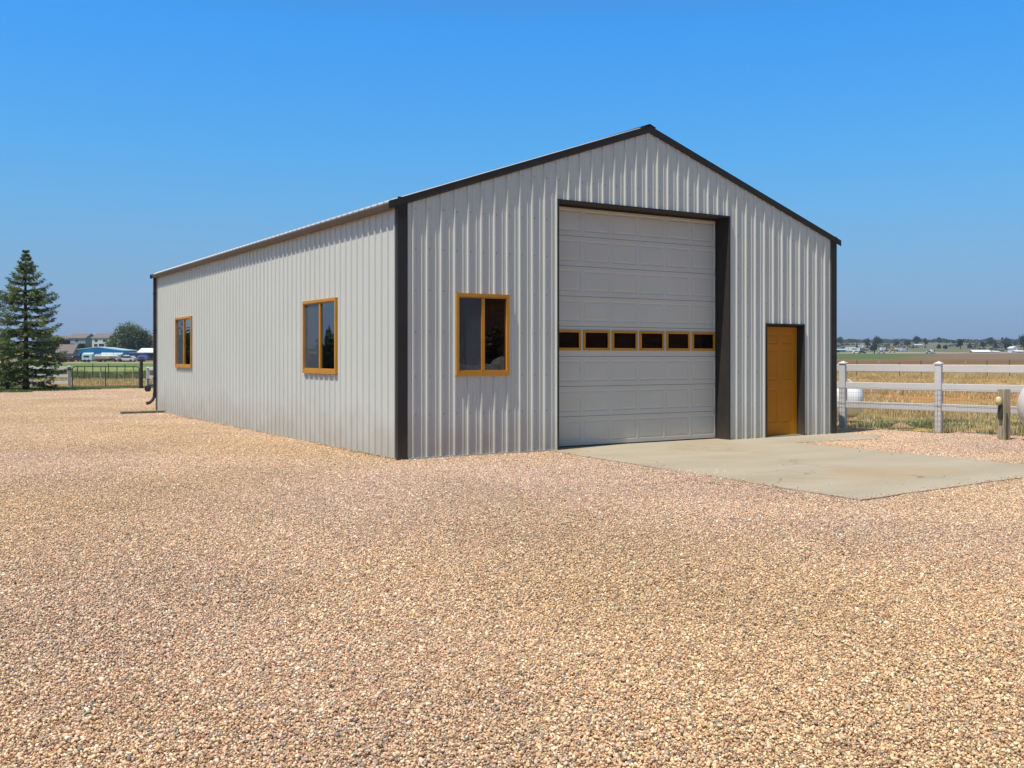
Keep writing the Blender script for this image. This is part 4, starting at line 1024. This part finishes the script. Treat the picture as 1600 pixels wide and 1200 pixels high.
vs_ = [(93,'small dull red car left of the blue workshop, nearest the shed',(.25,.03,.03),0,1.5), (104,'low white car right of the red car, left of the workshop',(.7,.7,.7),0,1.35),
       (112,'dark green car parked just left of the blue workshop',(.05,.08,.07),0,1.55), (120,'dark maroon car at the left corner of the blue workshop',(.09,.03,.04),0,1.5),
       (146,'dusty red low car in front of the first workshop door',(.2,.05,.05),0,1.3), (191,'tall white car right of the blue workshop',(.75,.76,.78),0,1.7),
       (208,'dark blue van parked under the big cottonwood trees',(.03,.05,.13),1,2.0), (199,'silver grey car under the cottonwood trees',(.5,.52,.55),0,1.5)]
for i, (u, lb, cc, van, h) in enumerate(vs_):
    x, y, z, D = at_left(u, 246+(i*5) % 11); vehicle('parked_van' if van else 'parked_car', lb, 'van' if van else 'car', (x, y, z), FACE+.35*math.sin(i*2.3)+(math.pi if i % 2 else 0), cc, bool(van), h)
for i, (u, lb) in enumerate([(153,'pale green covered boat right of the red car at the workshop'), (160,'white boat before the middle of the blue workshop'), (182,'white boat with cabin at the right end of the workshop'), (171,'small white boat before the black workshop door'), (176,'white boat beside the black workshop door, bow right')]):
    x, y, z, D = at_left(u, 244+(i*4) % 9); boat(lb, (x, y, z), FACE+(0 if i % 2 else math.pi)+.4*math.sin(i*1.7+1))
for u, lb, D, L_, h, m in ((138,'pale blue box trailer before the left half of the workshop',240,2.4,2.0,M_LBLUE), (216,'dark blue box trailer under the right side of the cottonwoods',262,4,2.2,mat('navy_panel',(.05,.08,.2),.5)), (224,'blue purple tarp covered trailer beside the shed',250,2.4,1.5,mat('violet_tarp',(.10,.13,.33),.6))):
    x, y, z, D = at_left(u, D); box_trailer(lb, (x, y, z), FACE+.1, L_, h, m, 'trailers by the blue workshop')
# left trees
LT = [(206,'large grey green cottonwood tree right of the blue workshop, tallest of its clump',300,10.2,13,(.13,.165,.075),11000,.40,21),(180,'shorter grey green cottonwood tree touching the houses, left in the clump',305,7.4,6.5,(.14,.18,.08),4500,.4,22),
      (226,'dark cottonwood tree at the right of the clump, by the building corner',300,8.0,6,(.09,.11,.07),3500,.4,23),(128,'dark green round tree just left of the blue workshop roof',292,4.8,4.4,(.035,.06,.025),1500,.35,24),
      (119,'narrow yellow green tree between the brown shed and the dark round tree',300,4.6,2.6,(.25,.24,.05),900,.3,25),(84,'yellow green tree behind the right branches of the spruce',240,6.6,4.6,(.16,.19,.045),2200,.33,26),
      (102,'dark evergreen bush below the skyline house beside the spruce',310,6.0,4.4,(.03,.05,.03),1400,.35,27),(4,'green leafy tree at the extreme left behind the spruce',170,5.2,5.0,(.08,.12,.04),2500,.28,28),
      (66,'grey green tree behind the middle of the spruce',230,6.0,6,(.07,.09,.045),2200,.33,29)]
for u, lb, D, h, wd, cc, n, ls, sd in LT:
    x, y, z, D = at_left(u, D); leafy('cottonwood_tree', lb, (x, y, z), h, wd, sd, cc, n, ls, blobs=26 if n > 3000 else 9)
# pale shrub at the spruce foot
x, y = P(12, 45.3); leafy('shrub', 'pale green bushy shrub at the foot of the spruce', (x, y, -.02), .95, 1.6, 31, (.16,.21,.09), 1600, .07, 'shrub', low=.02)

# right side: trees
RT = [(1313,537.5,527,14,'green round tree rising right beside the building corner',(.07,.11,.045)),(1339,547,539,6,'small dark tree behind the white trailers near the building corner',(.03,.05,.03)),
 (1355,545,527.5,11,'tall dark tree, left of the close pair behind the white fence post',(.045,.06,.035)),(1370,541,527,20,'broad dark tree, right of the close pair above the farmyard',(.045,.065,.035)),
 (1366,552.5,535,12,'nearest grey green tree at the farm road in the east fields',(.06,.075,.045)),(1400,540,532.5,10,'low dark tree on the skyline right of the broad tree',(.04,.06,.035)),
 (1418,540,532,12,'brownish low tree on the skyline left of the pointed tree',(.07,.065,.045)),(1432,540,526,14,'pointed dark tree on the skyline above the long white shed',(.04,.06,.035)),
 (1446,540,528.5,10,'grey tree on the skyline right of the pointed tree',(.07,.075,.06)),(1467,537,527,9,'squared green tree alone on the skyline right of the fence post',(.05,.075,.045)),
 (1479.5,537,530.5,8,'small tree on the skyline right of the squared green tree',(.05,.07,.045)),(1467,546,538,6.5,'dark tree on the slope below the squared skyline tree',(.03,.045,.03)),
 (1477,546,539,9,'dark brown tree on the slope beside the smaller dark tree',(.06,.055,.045)),(1501,545.5,530,12,'upright green tree on the slope in mid field',(.045,.075,.035)),
 (1490,537,532,8,'tiny skyline tree left of the upright green tree',(.05,.07,.05)),(1515,545,536,9,'grey green tree left of the long white roof',(.07,.08,.06)),
 (1536,545,533.5,9,'dark tree rising behind the long white roof',(.04,.055,.04)),(1548,541,528,15,'broad green tree on the skyline above the long white roof',(.05,.08,.04)),
 (1556,545,535.5,10,'dark grey tree between the white roof and the hill house',(.04,.055,.045)),(1573,540,529,16,'green skyline tree right of the pink hill house',(.05,.075,.045)),
 (1566,534.5,527,5,'small pointed tree peeping above the pink hill house',(.04,.06,.04)),(1575,549,537,13,'dark tree beside the white farmhouse',(.025,.04,.025)),
 (1600,546,524,30,'largest dark tree at the right edge behind the white farmhouse',(.02,.035,.02)),(1586,541,533,8,'grey green tree between the skyline and the farmhouse',(.05,.065,.045))]
for i, (u, vb, vt, wpx, lb, cc) in enumerate(RT):
    x, y, z, D = at_right(u, vb); leafy('field_tree', lb, (x, y, z-.2), (vb-vt)*D/F, wpx*D/F, 40+i, cc, 700 if wpx < 12 else 1400, (1.1 if wpx < 12 else 1.4)*D/F*1.1, group='trees scattered over the east fields', blobs=7)
# far woodland mass along the skyline
def woods():
    rs = np.random.default_rng(99); Vv = []; Cc = []
    for _ in range(900):
        u = rs.uniform(1100, 2100); D = rs.uniform(1250, 1800); x, y = P(u, D); z = terrain(x, y); h = rs.uniform(.8, 3.6)*(1+.8*noise.noise(Vector((u*.05, 0, 0)))); r = rs.uniform(3, 8)
        n = 34; d = rs.normal(0, 1, (n, 3)); d /= np.linalg.norm(d, axis=1)[:, None]; p = np.array([x, y, z+h*.45])+d*np.array([r, r, h*.5])
        e1 = rs.normal(0, 1, (n, 3)); e1 /= np.linalg.norm(e1, axis=1)[:, None]; e2 = np.cross(e1, d); s = rs.uniform(.7, 1.8, (n, 1))
        Vv.append(np.stack([p-e1*s, p-e2*s, p+e1*s, p+e2*s], 1).reshape(-1, 3)); Cc.append(np.repeat(np.array([.05,.065,.04])[None]*rs.uniform(.7, 1.4), n*4, 0))
    Vv = np.concatenate(Vv); tag(np_mesh('distant_woods', Vv, np.arange(len(Vv)).reshape(-1, 4), M_LEAF, col=np.concatenate(Cc)), 'low distant wood along the eastern skyline', 'woods', kind='stuff')
    Vv = []; Cc = []
    for _ in range(520):
        u = rs.uniform(1150, 2000); D = 660+640*rs.random()**.8; x, y = P(u, D)
        if noise.noise(Vector((u*.012, D*.006, 2))) < -.12: continue
        z = terrain(x, y); h = rs.uniform(.8, 3.4)*D/1000; r = rs.uniform(1.5, 7)*D/1000; n = 26
        d = rs.normal(0, 1, (n, 3)); d /= np.linalg.norm(d, axis=1)[:, None]; p = np.array([x, y, z+h*.4])+d*np.array([r, r, h*.5])
        e1 = rs.normal(0, 1, (n, 3)); e1 /= np.linalg.norm(e1, axis=1)[:, None]; e2 = np.cross(e1, d); s = rs.uniform(.35, 1.0, (n, 1))
        col_ = [(.06,.075,.04),(.10,.085,.055),(.13,.13,.07),(.045,.06,.035)][rs.integers(0, 4)]
        Vv.append(np.stack([p-e1*s, p-e2*s, p+e1*s, p+e2*s], 1).reshape(-1, 3)); Cc.append(np.repeat(np.array(col_)[None]*rs.uniform(.7, 1.4), n*4, 0))
    Vv = np.concatenate(Vv); tag(np_mesh('distant_scrub', Vv, np.arange(len(Vv)).reshape(-1, 4), M_LEAF, col=np.concatenate(Cc)), 'brown and green scrub dotted over the far eastern slope', 'scrub', kind='stuff')
woods()
# right side: buildings and vehicles
def RX(u, v): return at_right(u, v)
def rbuild(name, label, u, vb, wpx, hpx, rpx, mw, mr, ridge='x', wins=(), doors=(), cat='barn', rz=0, dpx=14):
    x, y, z, D = RX(u, vb); k = D/F
    return gabled(name, label, (x, y, z), FACE+rz, wpx*k, dpx*k, hpx*k, rpx*k, mw, mr, [(a*k, b*k, c_*k, d*k) for a, b, c_, d in wins], ridge, [(a*k, b*k, c_*k, d*k) for a, b, c_, d in doors], cat, ov=.4)
rbuild('long_barn', 'long low barn with a bright white roof in the far east field', 1534, 551.3, 27, 1.5, 2.4, M_GREYSID, M_WHITE, cat='barn')
rbuild('long_barn', 'small long white shed under the pointed tree on the slope', 1436, 540.3, 11.5, 1.2, .8, M_WHITE, M_WHITE)
rbuild('farm_shed', 'low white shed between the long barn and the farmhouse', 1557, 551.3, 10, 1.6, .9, M_WHITE, M_WHITE, cat='shed')
rbuild('farm_shed', 'pinkish grey shed left of the white farmhouse', 1565, 549.5, 9, 3, 1.2, M_TAN, M_GREYROOF, cat='shed')
rbuild('farmhouse', 'white two storey farmhouse at the right edge of the far field', 1586, 551, 9, 7, 2.2, M_WHITE, M_WHITE, 'y', wins=((-2,1,1.3,1.4),(2,1,1.3,1.4),(0,4.4,1.3,1.4)), cat='house')
rbuild('farmhouse', 'white low wing with dark openings right of the farmhouse', 1594, 551.4, 12, 2.2, 1.2, M_WHITE, M_WHITE, wins=((-4,.5,1.6,1),(-.5,.5,1.6,1),(3,.5,1.6,1)), cat='house')
rbuild('hill_house', 'pink walled house on the skyline among the trees', 1561, 535.5, 7, 3.4, 2.2, mat('pink_stucco', (.5,.36,.32), .8), M_GREYROOF, wins=((-1.5,1,1.2,1),(1.5,1,1.2,1)), cat='house')
rbuild('farm_shed', 'teal shed with pale roof beside the building corner', 1313, 551, 17, 4.2, 1.2, M_TEAL, M_LBLUE, doors=((-4,0,5,2.6),), cat='shed')
rbuild('farm_shed', 'red brown roofed shed right of the nearest farm tree', 1396, 549.5, 15, 1.6, 1.8, M_TAN, mat('rust_roof', (.16,.09,.07), .8), cat='shed')
rbuild('farm_shed', 'pinkish shed left of the nearest farm tree', 1352, 548, 9, 1.8, 1.6, mat('rose_siding', (.35,.22,.2), .8), M_GREYROOF, cat='shed')
rbuild('hill_house', 'small white roofed house on the slope above the farmyard', 1343, 538.5, 6, .9, .9, M_TAN, M_WHITE, cat='house')
rbuild('hill_house', 'brick coloured house on the slope beside the corner tree', 1324, 539.5, 8, 2.2, 1.0, mat('brick_wall', (.28,.15,.12), .9), M_GREYROOF, cat='house')
GQ = 'vehicles parked along the far farm road'
for u, v, lb, kind, cc, L_, h in ((1329,549.5,'long white camper trailer near the building corner','t',(.75,.75,.75),9*.24,1.0),(1335,550,'shorter white camper trailer beside the long one','t',(.7,.7,.7),6*.24,.9),(1344,544.5,'white camper trailer above the pink shed','t',(.75,.75,.75),4*.24,.8),
    (1381,548.5,'white truck left of the red brown roofed shed','v',(.75,.75,.75),0,0),(1404,549,'white box truck, left of the pair on the farm road','v',(.75,.75,.75),0,0),(1413,549.5,'grey white box truck, right of the pair on the farm road','v',(.55,.58,.62),0,0),
    (1338,552.5,'small white car on the road beside the dark round car','c',(.75,.75,.75),0,0),(1347,552.5,'dark green rounded car on the far road','c',(.04,.05,.04),0,0),(1394,551,'yellow green car near the red brown shed','c',(.45,.5,.15),0,0),
    (1452,552.6,'silver car on the far road seen right of the fence post','c',(.4,.43,.42),0,0),(1457.5,552.3,'white upright van on the far road beside the silver car','v',(.8,.8,.8),0,0),(1377,552.5,'pale grey flat trailer truck on the far road','c',(.5,.5,.5),0,0)):
    x, y, z, D = RX(u, v)
    if kind == 't': box_trailer(lb, (x, y, z), FACE, 6.5 if 'long' in lb else 4.5, 2.6, M_WHITE, GQ, 'camper')
    elif kind == 'v': vehicle('parked_van', lb, 'truck' if 'truck' in lb else 'van', (x, y, z), FACE+.3, cc, True, 2.3, 5.0 if 'upright' not in lb else 2.8, GQ)
    else: vehicle('parked_car', lb, 'car', (x, y, z), FACE, cc, False, 1.5, 4.4, GQ)

# ------------------------------------------------------------------ behind the camera, seen mirrored in the windows
hs_ = gabled('log_house', 'dark brown house behind the photographer, mirrored in the front window', (24, -25.5, 0), math.pi+.0, 34, 9, 4.4, 2.6, mat('dark_log_wall', (.42,.19,.11), .8, var=.7, vscale=3, stretch=(.3,1,6)), M_GREYROOF, [], ov=.8)
leafy('yard_tree', 'slim leafy tree before the brown house, mirrored in the left pane of the front window', (13.9, -23.3, 0), 3.6, 1.7, 71, (.16,.19,.08), 1500, .16, low=.25)
leafy('yard_tree', 'bushy low tree before the brown house, mirrored in the right pane of the front window', (15.9, -23.9, 0), 3.0, 1.5, 72, (.20,.13,.07), 1300, .16, low=.3)
for i, (dx, dy, s, lb) in enumerate([(13.9,-21.4,.95,'left grey boulder of the three mirrored in the front window'),(15.6,-22.2,1.2,'largest grey boulder, middle of the three mirrored in the front window'),(12.2,-20.6,1.0,'right grey boulder of the three mirrored in the front window')]):
    V_, F_ = ICO2_V.copy(), ICO2_F; V_ = V_*(1+.25*np.array([noise.noise(Vector(v)*1.7+Vector((i*5, 0, 0))) for v in V_]))[:, None]*np.array([1.1, .9, .75])*s
    o = np_mesh('boulder', V_, F_, bpy.data.materials.get('boulder_rock') or mat('boulder_rock', (.34,.31,.28), .9, var=.3, bump=.5), smooth=False); o.location = (dx, dy, s*.5)
    tag(o, lb, 'boulder', 'boulders behind the photographer')

# ------------------------------------------------------------------ far hills and the air
def hills():
    pts_ = []; N = 60; V = []; 
    for i in range(N+1):
        u = 900 + 1300*i/N; x, y = P(u, 9000); x2, y2 = P(u, 10500); h = 90 + 95*smooth(1330, 1560, u)*(1-.3*smooth(1560, 1900, u)) + 14*noise.noise(Vector((i*.35, 0, 0))) + 6*noise.noise(Vector((i*1.1, 3, 0)))
        V += [(x, y, -60), (x2, y2, h), (x2*1.03, y2*1.03, -60)]
    fs = []
    for i in range(N): fs += [(i*3, i*3+3, i*3+4, i*3+1), (i*3+1, i*3+4, i*3+5, i*3+2)]
    mb = MB(); mb.smooth = True; mb.add(V, fs); tag(mb.build('hills', mat('forested_hills', (.10,.11,.09), .95)), kind='structure')
hills()
def air():
    m = bpy.data.materials.new('air_haze'); m.use_nodes = True; n = m.node_tree; n.nodes.remove(n.nodes['Principled BSDF'])
    v = n.nodes.new('ShaderNodeVolumePrincipled'); v.inputs['Color'].default_value = (.62, .78, 1, 1); v.inputs['Density'].default_value = HAZE; v.inputs['Anisotropy'].default_value = .1
    n.links.new(v.outputs[0], n.nodes['Material Output'].inputs['Volume'])
    mb = MB(); mb.box(-13000, -13000, -75, 13000, 13000, 260); o = mb.build('haze', m); tag(o, kind='stuff')
HAZE = .00018
air()
